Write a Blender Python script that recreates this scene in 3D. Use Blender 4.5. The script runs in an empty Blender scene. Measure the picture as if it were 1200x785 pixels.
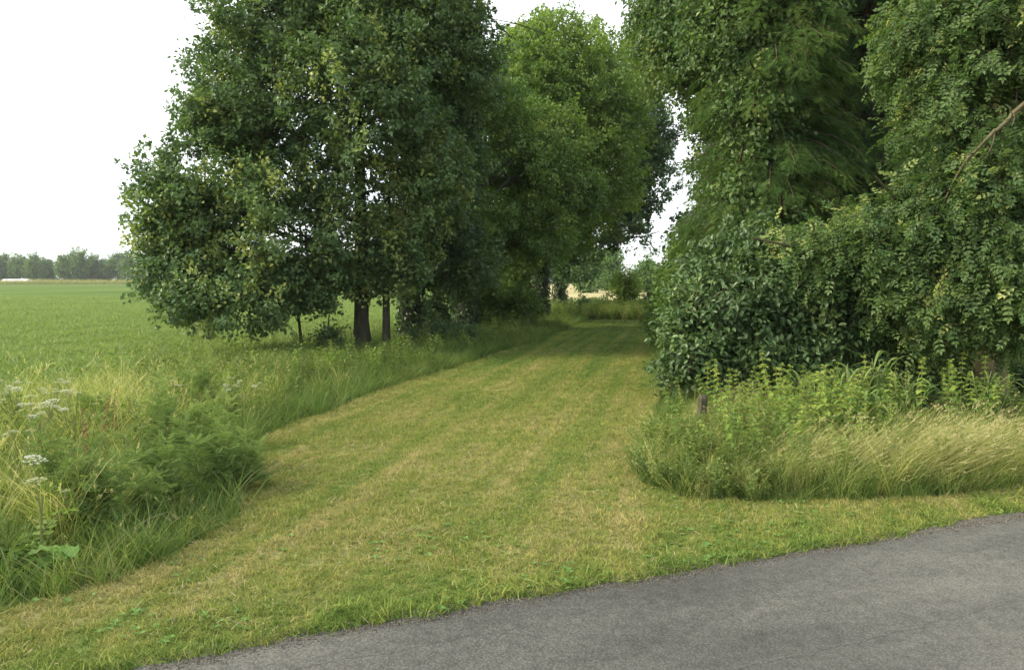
import bpy, math, random
import numpy as np
from math import radians, sin, cos, pi
S = bpy.context.scene
C = S.collection
rng = np.random.default_rng(11)
random.seed(11)

# ---------------------------------------------------------------- camera
FPX = 924.0; PITCH = math.atan(64.5/924.0); HC = 1.6
cam_d = bpy.data.cameras.new('camera'); cam = bpy.data.objects.new('camera', cam_d); C.objects.link(cam)
cam_d.sensor_width = 36; cam_d.lens = 36*FPX/1200; cam_d.clip_end = 9000; cam_d.clip_start = .05
cam.location = (0, 0, HC); cam.rotation_euler = (radians(90)-PITCH, 0, 0)
S.camera = cam
# ---------------------------------------------------------------- sky, sun, exposure
SUN_EL = 36.0; SUN_AZ = -98.0          # azimuth clockwise from +Y: the sun stands to the left, a little behind the camera
W = bpy.data.worlds.new('World'); S.world = W; W.use_nodes = True
nt = W.node_tree; nt.nodes.clear()
out = nt.nodes.new('ShaderNodeOutputWorld'); bg = nt.nodes.new('ShaderNodeBackground'); bg.inputs['Strength'].default_value = 0.12
sky = nt.nodes.new('ShaderNodeTexSky'); sky.sky_type = 'NISHITA'; sky.sun_disc = False
sky.sun_elevation = radians(SUN_EL); sky.sun_rotation = radians(SUN_AZ); sky.air_density = 1.0; sky.dust_density = 2.5; sky.ozone_density = 1.2
tc = nt.nodes.new('ShaderNodeTexCoord'); mp = nt.nodes.new('ShaderNodeMapping'); mp.inputs['Scale'].default_value = (1, 1, 2.2)
mp.inputs['Location'].default_value = (.35, .2, 0)
nz = nt.nodes.new('ShaderNodeTexNoise'); nz.inputs['Scale'].default_value = 1.6; nz.inputs['Detail'].default_value = 4
rp = nt.nodes.new('ShaderNodeValToRGB'); rp.color_ramp.elements[0].position = .34; rp.color_ramp.elements[0].color = (.22, .22, .22, 1)
rp.color_ramp.elements[1].position = .55; rp.color_ramp.elements[1].color = (1, 1, 1, 1)
mx = nt.nodes.new('ShaderNodeMixRGB'); mx.inputs['Color2'].default_value = (3.9, 4.05, 4.15, 1)
nt.links.new(tc.outputs['Generated'], mp.inputs['Vector']); nt.links.new(mp.outputs[0], nz.inputs['Vector'])
nt.links.new(nz.outputs['Fac'], rp.inputs['Fac']); nt.links.new(rp.outputs[0], mx.inputs['Fac'])
nt.links.new(sky.outputs[0], mx.inputs['Color1']); nt.links.new(mx.outputs[0], bg.inputs['Color']); nt.links.new(bg.outputs[0], out.inputs[0])
sd = bpy.data.lights.new('sun', 'SUN'); sd.energy = 1.5; sd.angle = radians(10); sd.color = (1, .89, .68)
sun = bpy.data.objects.new('sun', sd); C.objects.link(sun)
sun.rotation_euler = (radians(90-SUN_EL), 0, radians(180-SUN_AZ)); sun.location = (-20, -5, 25)
S.view_settings.view_transform = 'Standard'; S.view_settings.look = 'None'; S.view_settings.gamma = 1; S.view_settings.exposure = 1.82
S.render.engine = 'CYCLES'
cy = S.cycles; cy.max_bounces = 6; cy.diffuse_bounces = 3; cy.glossy_bounces = 2; cy.transmission_bounces = 3; cy.transparent_max_bounces = 4; cy.volume_bounces = 0
cy.caustics_reflective = False; cy.caustics_refractive = False; cy.use_denoising = True
try: cy.denoiser = 'OPENIMAGEDENOISE'
except Exception: pass

# ---------------------------------------------------------------- helpers
FW = np.array([0, cos(PITCH), -sin(PITCH)]); UP = np.array([0, sin(PITCH), cos(PITCH)])
def ray(px, py): return FW + np.array([(px-600)/FPX, 0, 0]) + UP*(392.5-py)/FPX
def at(px, py, Y):                       # the point at depth Y seen at a place in the photograph
    d = ray(px, py); t = Y/d[1]; return np.array([0, 0, HC]) + d*t
def gp(px, py):                          # the point on the ground there
    d = ray(px, py); t = -HC/d[2]; p = d*t; return np.array([p[0], p[1]])
def nrm(a): return a/np.maximum(np.linalg.norm(a, axis=-1, keepdims=True), 1e-9)
def _h(i, j, k, s):
    n = (i.astype(np.int64)*73856093) ^ (j.astype(np.int64)*19349663) ^ (k.astype(np.int64)*83492791) ^ (s*2654435761)
    n = (n ^ (n >> 13))*1274126177 & 0x7fffffff
    n = (n ^ (n >> 15))*22695477 & 0x7fffffff
    return (n & 0xffff)/65535.0
def vnoise(P, sc=1.0, seed=0):
    P = np.asarray(P, float)/sc; i = np.floor(P).astype(np.int64); f = P-i; f = f*f*(3-2*f)
    r = 0
    for a in (0, 1):
        for b in (0, 1):
            for c in (0, 1):
                w = (f[..., 0] if a else 1-f[..., 0])*(f[..., 1] if b else 1-f[..., 1])*(f[..., 2] if c else 1-f[..., 2])
                r = r + w*_h(i[..., 0]+a, i[..., 1]+b, i[..., 2]+c, seed)
    return r
def vn2(x, y, sc, seed=0): return vnoise(np.stack([x, y, np.zeros_like(x)], -1), sc, seed)

class MB:
    """collects triangles with one tint per face"""
    def __init__(s): s.V = []; s.F = []; s.T = []; s.n = 0
    def add(s, V, F, T=.5):
        V = np.asarray(V, np.float32).reshape(-1, 3); F = np.asarray(F, np.int64).reshape(-1, 3)
        s.V.append(V); s.F.append(F+s.n); s.n += len(V)
        s.T.append(np.full(len(F), T, np.float32) if np.isscalar(T) else np.asarray(T, np.float32)); return s
    def mesh(s, name, mat, off=(0, 0, 0), smooth=False):
        V = np.concatenate(s.V)-np.asarray(off, np.float32); F = np.concatenate(s.F).astype(np.int32); T = np.concatenate(s.T)
        m = bpy.data.meshes.new(name); m.vertices.add(len(V)); m.loops.add(F.size); m.polygons.add(len(F))
        m.vertices.foreach_set('co', V.astype(np.float32).ravel()); m.loops.foreach_set('vertex_index', F.ravel())
        m.polygons.foreach_set('loop_start', np.arange(0, F.size, 3, dtype=np.int32))
        m.polygons.foreach_set('use_smooth', np.full(len(F), smooth))
        m.update(calc_edges=True)
        a = m.attributes.new('tint', 'FLOAT', 'FACE'); a.data.foreach_set('value', T)
        m.materials.append(mat); return m
    def build(s, name, mat, parent=None, kind=None, smooth=False):
        off = parent.location if parent else (0, 0, 0)
        if parent and parent.parent: off = np.array(off)+np.array(parent.parent.location)
        return link(name, s.mesh(name, mat, off, smooth), parent, kind)
def link(name, me, parent=None, kind=None):
    o = bpy.data.objects.new(name, me); C.objects.link(o); o.parent = parent
    if kind: o['kind'] = kind
    return o
def thing(name, label, cat, loc, group=None):
    o = bpy.data.objects.new(name, None); C.objects.link(o); o.location = [float(v) for v in loc]; o.empty_display_size = .2
    o['label'] = label; o['category'] = cat
    if group: o['group'] = group
    return o
def tag(o, label, cat, group=None):
    o['label'] = label; o['category'] = cat
    if group: o['group'] = group
    return o
def children_map():
    return None
def dup(root, loc, rotz=0, sc=1.0, label=None, group=None, tilt=(0, 0)):
    r = root.copy(); C.objects.link(r); r.location = [float(v) for v in loc]; r.rotation_euler = (tilt[0], tilt[1], rotz)
    r.scale = sc if hasattr(sc, '__len__') else (sc, sc, sc)
    if label: r['label'] = label
    if group: r['group'] = group
    for ch in KIDS[root.as_pointer()]:
        c = ch.copy(); C.objects.link(c); c.parent = r
        for g in KIDS.get(ch.as_pointer(), []):
            d = g.copy(); C.objects.link(d); d.parent = c
    return r
KIDS = {}
def kids(root, lst): KIDS[root.as_pointer()] = lst

def inst(T, P, D, N, s):
    """copies of template T=(verts, tris) at P with length axis D, normal N, scale s (N,) or (N,3)"""
    tv, tf = T; D = nrm(D); X = nrm(np.cross(D, N)); N2 = np.cross(X, D)
    s = np.asarray(s, float)
    if s.ndim == 1: s = np.repeat(s[:, None], 3, 1)
    L = tv[None]*s[:, None, :]
    V = P[:, None] + L[..., 0:1]*X[:, None] + L[..., 1:2]*D[:, None] + L[..., 2:3]*N2[:, None]
    F = tf[None] + (np.arange(len(P))*len(tv))[:, None, None]
    return V.reshape(-1, 3), F.reshape(-1, 3), len(tf)
A = np.array
LEAF2 = (A([(0, 0, 0), (.34, .45, .1), (0, 1, -.05), (-.34, .45, .1)], float), A([(0, 1, 2), (0, 2, 3)]))
LEAF4 = (A([(0, 0, 0), (.22, .28, .07), (.24, .62, .05), (0, 1, -.12), (-.24, .62, .05), (-.22, .28, .07), (0, .5, -.02)], float),
         A([(0, 1, 6), (1, 2, 6), (2, 3, 6), (6, 3, 4), (6, 4, 5), (6, 5, 0)]))
NARROW = (A([(0, 0, 0), (.09, .4, .03), (0, 1, -.04), (-.09, .4, .03)], float), A([(0, 1, 2), (0, 2, 3)]))
def pinnate(n=4, lw=.15, ll=.34, droop=.25, narrow=False):
    V = []; F = []
    def leaf(b, d, l, w):
        d = d/np.linalg.norm(d); sd_ = A([d[1], -d[0], 0]); k = len(V)
        V.extend([b, b+d*l*.45+sd_*w/2+A([0, 0, .03]), b+d*l+A([0, 0, -.05*l]), b+d*l*.45-sd_*w/2+A([0, 0, .03])]); F.extend([(k, k+1, k+2), (k, k+2, k+3)])
    for i in range(n):
        y = .2+.62*i/max(n-1, 1); z = -droop*y*y
        for s in (-1, 1): leaf(A([0, y, z]), A([s*.9, .55, -.12]), ll*(1-.25*abs(i/(n-1)-.4)), lw)
    leaf(A([0, .85, -droop*.72]), A([0, 1, -.3]), ll, lw)
    k = len(V); V.extend([A([-.008, 0, 0]), A([.008, 0, 0]), A([0, .9, -droop*.8])]); F.append((k, k+1, k+2))
    return (A(V, float), A(F))
PINN = pinnate(3, .2, .36)
FROND = pinnate(6, .05, .30, .4)
FERN = pinnate(6, .07, .3, .15)
_a = [0, 2*pi/3, 4*pi/3]
TWIG = (A([(cos(a)*.5, 0, sin(a)*.5) for a in _a]+[(cos(a)*.2, 1, sin(a)*.2) for a in _a], float),
        A([(0, 1, 4), (0, 4, 3), (1, 2, 5), (1, 5, 4), (2, 0, 3), (2, 3, 5)]))
def tube(mb, pts, rad, n=7, T=.5, rough=0, seed=0, cap=False):
    pts = A(pts, float); rad = np.broadcast_to(A(rad, float), (len(pts),)); d = np.gradient(pts, axis=0); d = nrm(d)
    ref = np.where(np.abs(d[:, 2:3]) > .9, A([[1., 0, 0]]), A([[0., 0, 1]])); u = nrm(np.cross(d, ref)); v = np.cross(d, u)
    if np.all(np.abs(d[:, 2]) > .5) or True:
        u0 = u[0]
        for i in range(len(u)):
            u0 = u0-d[i]*np.dot(u0, d[i]); u0 = u0/max(np.linalg.norm(u0), 1e-9); u[i] = u0
        v = np.cross(d, u)
    a = np.arange(n)*2*pi/n
    V = pts[:, None]+rad[:, None, None]*(np.cos(a)[None, :, None]*u[:, None]+np.sin(a)[None, :, None]*v[:, None])
    if rough:
        r = vnoise(V*A([1, 1, .25]), .09, seed)-.5
        V = V+(V-pts[:, None])*r[..., None]*rough
    m = len(pts); i = np.arange(m-1)[:, None]*n; j = np.arange(n)[None]; q = (j+1) % n
    F = np.stack([np.stack([i+j, i+q, i+n+q], -1), np.stack([i+j, i+n+q, i+n+j], -1)], 2).reshape(-1, 3)
    V = V.reshape(-1, 3)
    if cap:
        V = np.vstack([V, pts[-1]]); k = (m-1)*n; F = np.vstack([F, [(k+t, k+(t+1) % n, m*n) for t in range(n)]])
    mb.add(V, F, T)
def bez(a, b, c, n=7):
    t = np.linspace(0, 1, n)[:, None]; return (1-t)**2*a+2*t*(1-t)*b+t*t*c

# ---------------------------------------------------------------- materials
def mat(name):
    m = bpy.data.materials.new(name); m.use_nodes = True; n = m.node_tree; n.nodes.clear()
    o = n.nodes.new('ShaderNodeOutputMaterial'); return m, n, o
def ramp(n, fac, cols, pos=None):
    r = n.nodes.new('ShaderNodeValToRGB'); e = r.color_ramp.elements; k = len(cols)
    pos = pos or [i/(k-1) for i in range(k)]
    e[0].position = pos[0]; e[0].color = (*cols[0], 1); e[1].position = pos[-1]; e[1].color = (*cols[-1], 1)
    for i in range(1, k-1): x = e.new(pos[i]); x.color = (*cols[i], 1)
    n.links.new(fac, r.inputs['Fac']); return r.outputs[0]
def noise(n, scale, vec=None, detail=3, rough=.55, sc=None, rot=0):
    z = n.nodes.new('ShaderNodeTexNoise'); z.inputs['Scale'].default_value = scale; z.inputs['Detail'].default_value = detail; z.inputs['Roughness'].default_value = rough
    if vec is None: vec = n.nodes.new('ShaderNodeNewGeometry').outputs['Position']
    if sc or rot:
        for kk, vv in (('Rotation', (0, 0, rot)), ('Scale', sc or (1, 1, 1))):
            mpp = n.nodes.new('ShaderNodeMapping'); mpp.vector_type = 'POINT'; mpp.inputs[kk].default_value = vv
            n.links.new(vec, mpp.inputs['Vector']); vec = mpp.outputs[0]
    n.links.new(vec, z.inputs['Vector']); return z.outputs['Fac']
def math_(n, op, a, b=None, clamp=False):
    m = n.nodes.new('ShaderNodeMath'); m.operation = op; m.use_clamp = clamp
    for i, v in enumerate((a, b)):
        if v is None: continue
        if isinstance(v, (int, float)): m.inputs[i].default_value = v
        else: n.links.new(v, m.inputs[i])
    return m.outputs[0]
def mixc(n, f, a, b, mode='MIX'):
    m = n.nodes.new('ShaderNodeMixRGB'); m.blend_type = mode
    for k, v in (('Fac', f), ('Color1', a), ('Color2', b)):
        if isinstance(v, (int, float)): m.inputs[k].default_value = v
        elif isinstance(v, tuple): m.inputs[k].default_value = (*v, 1)
        else: n.links.new(v, m.inputs[k])
    return m.outputs[0]
def leafmat(name, cols, tr=.35, rough=.5, spec=.3, nvar=.25, nsc=.8, inst_rand=0.0, k=1.45):
    cols = [tuple(min(v*k, .8) for v in c) for c in cols]
    m, n, o = mat(name)
    at_ = n.nodes.new('ShaderNodeAttribute'); at_.attribute_name = 'tint'; f = at_.outputs['Fac']
    nn = noise(n, nsc); f = math_(n, 'ADD', f, math_(n, 'MULTIPLY', math_(n, 'SUBTRACT', nn, .5), nvar))
    if inst_rand:
        oi = n.nodes.new('ShaderNodeObjectInfo'); f = math_(n, 'ADD', f, math_(n, 'MULTIPLY', math_(n, 'SUBTRACT', oi.outputs['Random'], .5), inst_rand))
    col = ramp(n, f, cols)
    p = n.nodes.new('ShaderNodeBsdfPrincipled'); p.inputs['Roughness'].default_value = rough; p.inputs['Specular IOR Level'].default_value = spec
    t = n.nodes.new('ShaderNodeBsdfTranslucent'); mxs = n.nodes.new('ShaderNodeMixShader'); mxs.inputs[0].default_value = tr
    n.links.new(col, p.inputs['Base Color']); tcol = mixc(n, 1.0, col, (1.15, 1.25, .7), 'MULTIPLY'); n.links.new(tcol, t.inputs['Color'])
    n.links.new(p.outputs[0], mxs.inputs[1]); n.links.new(t.outputs[0], mxs.inputs[2]); n.links.new(mxs.outputs[0], o.inputs[0]); return m
def barkmat(name, a, b, sc=14):
    m, n, o = mat(name); f = noise(n, sc, sc=(1, 1, .22), detail=5, rough=.65); f2 = noise(n, 2.0)
    col = ramp(n, math_(n, 'ADD', math_(n, 'MULTIPLY', f, .7), math_(n, 'MULTIPLY', f2, .3)), [a, b], [.35, .65])
    p = n.nodes.new('ShaderNodeBsdfPrincipled'); p.inputs['Roughness'].default_value = .9; p.inputs['Specular IOR Level'].default_value = .1
    bp = n.nodes.new('ShaderNodeBump'); bp.inputs['Strength'].default_value = .7; bp.inputs['Distance'].default_value = .02
    n.links.new(f, bp.inputs['Height']); n.links.new(bp.outputs[0], p.inputs['Normal']); n.links.new(col, p.inputs['Base Color']); n.links.new(p.outputs[0], o.inputs[0]); return m
M = {}
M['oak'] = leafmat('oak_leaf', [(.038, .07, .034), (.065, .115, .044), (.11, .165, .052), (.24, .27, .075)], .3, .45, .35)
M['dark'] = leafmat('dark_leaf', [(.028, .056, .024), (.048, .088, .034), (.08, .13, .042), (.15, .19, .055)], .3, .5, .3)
M['lime'] = leafmat('pale_leaf', [(.05, .09, .02), (.10, .16, .035), (.17, .23, .05), (.28, .30, .07)], .4, .5, .3)
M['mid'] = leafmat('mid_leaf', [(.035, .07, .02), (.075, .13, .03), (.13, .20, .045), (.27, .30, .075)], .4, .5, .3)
M['ash'] = leafmat('ash_leaf', [(.036, .07, .025), (.068, .118, .036), (.125, .18, .052), (.36, .38, .13)], .4, .45, .35)
M['laurel'] = leafmat('laurel_leaf', [(.028, .052, .022), (.052, .092, .032), (.095, .15, .046), (.22, .27, .09)], .25, .42, .4)
M['conifer'] = leafmat('conifer_spray', [(.035, .072, .024), (.07, .125, .034), (.12, .185, .048), (.24, .20, .07)], .25, .6, .2)
M['far'] = leafmat('far_leaf', [(.045, .085, .03), (.08, .14, .042), (.125, .19, .055), (.16, .21, .07)], .3, .7, .1)
M['ivy'] = leafmat('ivy_leaf', [(.015, .035, .014), (.03, .06, .02), (.05, .09, .03), (.07, .11, .04)], .2, .4, .4)
M['bark'] = barkmat('bark', (.032, .032, .022), (.09, .088, .06))
M['bark_light'] = barkmat('bark_olive', (.07, .06, .035), (.17, .15, .085))
M['bark_brown'] = barkmat('bark_brown', (.05, .04, .028), (.13, .10, .07))
M['deadwood'] = barkmat('dead_wood', (.05, .048, .032), (.125, .12, .08), 30)
M['mugwort'] = leafmat('mugwort_leaf', [(.06, .10, .034), (.10, .155, .046), (.16, .22, .06), (.25, .29, .10)], .3, .6, .2, inst_rand=.3)
M['nettle'] = leafmat('nettle_leaf', [(.04, .085, .02), (.09, .155, .03), (.19, .25, .05), (.34, .36, .08)], .4, .55, .25, inst_rand=.35)
M['reed'] = leafmat('reed_leaf', [(.045, .08, .025), (.08, .13, .035), (.13, .19, .05), (.24, .26, .09)], .35, .5, .3)
M['forb'] = leafmat('forb_leaf', [(.04, .07, .018), (.08, .12, .03), (.14, .18, .045), (.24, .24, .08)], .4, .6, .2, inst_rand=.45)
M['stem'] = leafmat('green_stem', [(.06, .09, .03), (.11, .14, .05), (.17, .17, .07), (.25, .21, .10)], .1, .6, .2)
M['drystem'] = leafmat('dry_stem', [(.16, .12, .07), (.26, .20, .11), (.36, .29, .17), (.45, .38, .24)], .2, .7, .2, k=1.0)
M['umbel'] = leafmat('white_floret', [(.35, .38, .22), (.5, .52, .36), (.62, .63, .5), (.72, .72, .62)], .35, .7, .2, k=1.0)
M['dock'] = leafmat('dock_leaf', [(.05, .11, .03), (.09, .18, .045), (.15, .25, .06), (.24, .33, .09)], .35, .5, .3)

# lawn colour from the ground position, shared by the turf sheet and its blades
def lawncol(n):
    g = n.nodes.new('ShaderNodeNewGeometry').outputs['Position']
    sp = n.nodes.new('ShaderNodeSeparateXYZ'); n.links.new(g, sp.inputs[0])
    big = noise(n, .55, g, 3, .6); streak = noise(n, 1.0, g, 3, .6, sc=(2.7, .10, 1), rot=radians(12)); fine = noise(n, 7, g, 4, .7)
    f = math_(n, 'ADD', math_(n, 'MULTIPLY', big, .28), math_(n, 'ADD', math_(n, 'MULTIPLY', streak, .50), math_(n, 'MULTIPLY', fine, .36)))
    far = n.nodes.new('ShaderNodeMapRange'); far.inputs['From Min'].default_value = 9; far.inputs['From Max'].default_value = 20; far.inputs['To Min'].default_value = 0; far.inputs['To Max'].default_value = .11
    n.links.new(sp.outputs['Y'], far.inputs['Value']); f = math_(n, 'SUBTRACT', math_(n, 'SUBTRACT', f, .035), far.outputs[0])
    # greener strip along the road edge and the left verge
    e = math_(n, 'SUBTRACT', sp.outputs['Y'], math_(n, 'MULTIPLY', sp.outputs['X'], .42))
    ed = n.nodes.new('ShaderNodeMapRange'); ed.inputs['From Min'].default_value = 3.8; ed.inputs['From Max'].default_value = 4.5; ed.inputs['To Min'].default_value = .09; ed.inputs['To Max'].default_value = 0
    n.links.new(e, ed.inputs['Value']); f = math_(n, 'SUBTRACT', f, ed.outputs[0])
    return ramp(n, f, [(.08, .14, .032), (.135, .192, .046), (.20, .225, .066), (.285, .268, .12), (.39, .35, .20)], [.34, .44, .54, .65, .80])
def lawnmat(name, blade):
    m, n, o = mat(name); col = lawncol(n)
    p = n.nodes.new('ShaderNodeBsdfPrincipled'); p.inputs['Roughness'].default_value = .8; p.inputs['Specular IOR Level'].default_value = .15
    if blade:
        oi = n.nodes.new('ShaderNodeObjectInfo'); at_ = n.nodes.new('ShaderNodeAttribute'); at_.attribute_name = 'tint'
        v = math_(n, 'ADD', math_(n, 'MULTIPLY', oi.outputs['Random'], .5), at_.outputs['Fac'])
        k = ramp(n, v, [(.4, .58, .38), (.95, 1.05, .85), (2.0, 1.75, 1.6)], [.1, .62, 1.1 if 0 else 1.0])
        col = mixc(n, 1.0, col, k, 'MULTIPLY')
        t = n.nodes.new('ShaderNodeBsdfTranslucent'); mxs = n.nodes.new('ShaderNodeMixShader'); mxs.inputs[0].default_value = .3
        n.links.new(col, p.inputs['Base Color']); n.links.new(col, t.inputs['Color']); n.links.new(p.outputs[0], mxs.inputs[1]); n.links.new(t.outputs[0], mxs.inputs[2]); n.links.new(mxs.outputs[0], o.inputs[0])
    else:
        fine = noise(n, 45, None, 4, .7); col = mixc(n, 1.0, col, ramp(n, fine, [(.45, .42, .38), (1.05, 1.05, 1.0)], [.3, .7]), 'MULTIPLY')
        bp = n.nodes.new('ShaderNodeBump'); bp.inputs['Strength'].default_value = .6; bp.inputs['Distance'].default_value = .03; n.links.new(fine, bp.inputs['Height']); n.links.new(bp.outputs[0], p.inputs['Normal'])
        n.links.new(col, p.inputs['Base Color']); n.links.new(p.outputs[0], o.inputs[0])
    return m
M['lawn'] = lawnmat('mown_turf', False); M['lawnblade'] = lawnmat('mown_grass_blade', True)
def groundmat(name, cols, s1, s2, pos=None, bump=.5, stretch=None, rot=0):
    m, n, o = mat(name); f = math_(n, 'ADD', math_(n, 'MULTIPLY', noise(n, s1, sc=stretch, rot=rot), .55), math_(n, 'MULTIPLY', noise(n, s2, detail=5), .45))
    col = ramp(n, f, cols, pos); p = n.nodes.new('ShaderNodeBsdfPrincipled'); p.inputs['Roughness'].default_value = 1; p.inputs['Specular IOR Level'].default_value = 0
    bp = n.nodes.new('ShaderNodeBump'); bp.inputs['Strength'].default_value = bump; bp.inputs['Distance'].default_value = .05
    n.links.new(noise(n, s2*2), bp.inputs['Height']); n.links.new(bp.outputs[0], p.inputs['Normal']); n.links.new(col, p.inputs['Base Color']); n.links.new(p.outputs[0], o.inputs[0]); return m
M['ground'] = groundmat('rough_ground', [(.04, .055, .02), (.08, .10, .03), (.14, .135, .06)], .7, 9, [.35, .5, .68])
M['field'] = groundmat('crop_field', [(.07, .11, .033), (.105, .155, .045), (.14, .19, .06)], .05, 2.5, [.36, .5, .64], .4, (1, .35, 1), radians(20))
M['stubble'] = groundmat('dry_field', [(.26, .23, .11), (.36, .32, .17), (.42, .37, .22)], .1, 3, [.35, .5, .65])
M['fieldblade'] = leafmat('crop_leaf', [(.08, .12, .035), (.13, .18, .052), (.17, .22, .07), (.21, .25, .09)], .35, .6, .2, .5, .15, .35)
M['tallgrass'] = leafmat('tall_grass_blade', [(.08, .125, .028), (.165, .21, .048), (.29, .30, .09), (.46, .41, .21)], .4, .55, .25, .65, .45, .5)
M['hay'] = leafmat('hay_blade', [(.12, .15, .04), (.26, .27, .08), (.42, .39, .17), (.55, .48, .27)], .4, .6, .25, .3, .8, .3, k=1.1)
M['shadegrass'] = leafmat('verge_grass_blade', [(.04, .08, .018), (.075, .13, .03), (.12, .17, .04), (.2, .2, .08)], .35, .6, .2, .5, .5, .4)
def roadmat():
    m, n, o = mat('asphalt'); g = n.nodes.new('ShaderNodeNewGeometry').outputs['Position']
    grain = noise(n, 160, g, 2, .7); mid = noise(n, 14, g, 4, .6); big = noise(n, .7, g, 4, .6, sc=(.5, 1.6, 1), rot=radians(-23))
    v = n.nodes.new('ShaderNodeTexVoronoi'); v.inputs['Scale'].default_value = 75; n.links.new(g, v.inputs['Vector'])
    f = math_(n, 'ADD', math_(n, 'MULTIPLY', grain, .35), math_(n, 'ADD', math_(n, 'MULTIPLY', mid, .2), math_(n, 'MULTIPLY', big, .45)))
    col = ramp(n, f, [(.05, .051, .045), (.10, .10, .088), (.17, .165, .14)], [.38, .5, .62])
    st = ramp(n, v.outputs['Distance'], [(1.7, 1.65, 1.5), (1, 1, 1), (.5, .5, .5)], [0, .3, .75]); col = mixc(n, .6, col, st, 'MULTIPLY')
    # dirty, dusty margin and cracks
    sp = n.nodes.new('ShaderNodeSeparateXYZ'); n.links.new(g, sp.inputs[0])
    def crack(cx, sl, c0, wob, w, x0, x1, sd_):
        e = math_(n, 'SUBTRACT', math_(n, 'SUBTRACT', sp.outputs['Y'], math_(n, 'MULTIPLY', sp.outputs['X'], sl)), c0)
        e = math_(n, 'ADD', e, math_(n, 'MULTIPLY', math_(n, 'SUBTRACT', noise(n, sd_, g, 5, .75), .5), wob))
        e = math_(n, 'ABSOLUTE', e); a = n.nodes.new('ShaderNodeMapRange'); a.inputs['From Min'].default_value = w; a.inputs['From Max'].default_value = w*.3; n.links.new(e, a.inputs['Value'])
        b = math_(n, 'MULTIPLY', math_(n, 'GREATER_THAN', sp.outputs['X'], x0), math_(n, 'LESS_THAN', sp.outputs['X'], x1)); return math_(n, 'MULTIPLY', a.outputs[0], b)
    c1 = crack(0, .42, 3.52, .16, .006, -1.6, .1, 3.1); c2 = crack(0, .55, 3.05, .3, .004, 1.8, 3.4, 2.3); c4 = crack(0, -.9, 4.6, .4, .004, .55, .95, 2.6); c5 = crack(0, .42, 2.75, .2, .005, -.4, 2.3, 2.2); c3 = crack(0, .30, 3.1, .25, .003, .3, 1.5, 2.9)
    cr = math_(n, 'MAXIMUM', math_(n, 'MAXIMUM', c1, c2), math_(n, 'MAXIMUM', c3, math_(n, 'MAXIMUM', c4, c5)))
    col = mixc(n, math_(n, 'MULTIPLY', cr, .55), col, (.03, .03, .028))
    p = n.nodes.new('ShaderNodeBsdfPrincipled'); p.inputs['Roughness'].default_value = .85; p.inputs['Specular IOR Level'].default_value = .25
    bp = n.nodes.new('ShaderNodeBump'); bp.inputs['Strength'].default_value = .5; bp.inputs['Distance'].default_value = .006
    n.links.new(v.outputs['Distance'], bp.inputs['Height']); n.links.new(bp.outputs[0], p.inputs['Normal']); n.links.new(col, p.inputs['Base Color']); n.links.new(p.outputs[0], o.inputs[0]); return m
M['road'] = roadmat()
M['stone'] = groundmat('grit', [(.09, .075, .055), (.20, .18, .15), (.32, .30, .26)], 30, 60)
M['soil'] = groundmat('edge_soil', [(.05, .04, .028), (.09, .072, .048), (.15, .12, .08)], 6, 40)

# ---------------------------------------------------------------- ground, lawn, field, road
edge_px = [(187, 781), (300, 757), (400, 738), (527, 718), (600, 703), (700, 687), (800, 671), (890, 655), (1000, 637), (1090, 622), (1200, 603)]
E = A([gp(*p) for p in edge_px])
sl0 = (E[1, 1]-E[0, 1])/(E[1, 0]-E[0, 0]); sl1 = (E[-1, 1]-E[-2, 1])/(E[-1, 0]-E[-2, 0])
EX = np.concatenate([[E[0, 0]-60], E[:, 0], [E[-1, 0]+60]]); EY = np.concatenate([[E[0, 1]-60*.45], E[:, 1], [E[-1, 1]+60*.42]])
def road_d(x, y):
    e = np.interp(x, EX, EY)+.05*(vn2(x, x*0, .35, 3)-.5)+.05*(vn2(x, x*0, .09, 4)-.5)+.08*(vn2(x, x*0, 1.1, 8)-.5); return (y-e)*.92
def sstep(a, b, v): t = np.clip((v-a)/(b-a), 0, 1); return t*t*(3-2*t)
def hz(x, y):
    d = road_d(x, y)
    z = .03+.05*(vn2(x, y, 2.2, 5)-.5)+.02*(vn2(x, y, .5, 6)-.5)+.012*(vn2(x, y, .16, 7)-.5)
    z = z*sstep(.0, .5, d)+.012*(1-sstep(0, .5, d))
    return -.05+sstep(-.02, .05, d)*(z+.05)
def gz(x, y): return float(hz(A([x], float), A([y], float))[0])
left_px = [(0, 722), (60, 705), (140, 683), (215, 645), (285, 605), (280, 575), (278, 545), (300, 520), (340, 500), (400, 480), (470, 452), (530, 432), (620, 404), (690, 376)]
right_px = [(768, 376), (772, 400), (771, 450), (764, 500), (742, 545), (752, 572), (800, 587), (900, 591), (1000, 592), (1100, 588), (1200, 571)]
LE = [gp(*p) for p in left_px]; RE = [gp(*p) for p in right_px]
lawn_poly = [(-14, -3.2)]+[(-14, -1.2), (-6, 2.1)]+[tuple(p) for p in LE]+[tuple(p) for p in RE]+[(8, 7.8), (30, 17.0), (30, 13.)]+[(float(E[-1, 0])+3, float(E[-1, 1])+.8)]+[(float(e[0]), float(e[1])-.35) for e in E[::-1]]+[(-4, 1.6)]
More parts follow.
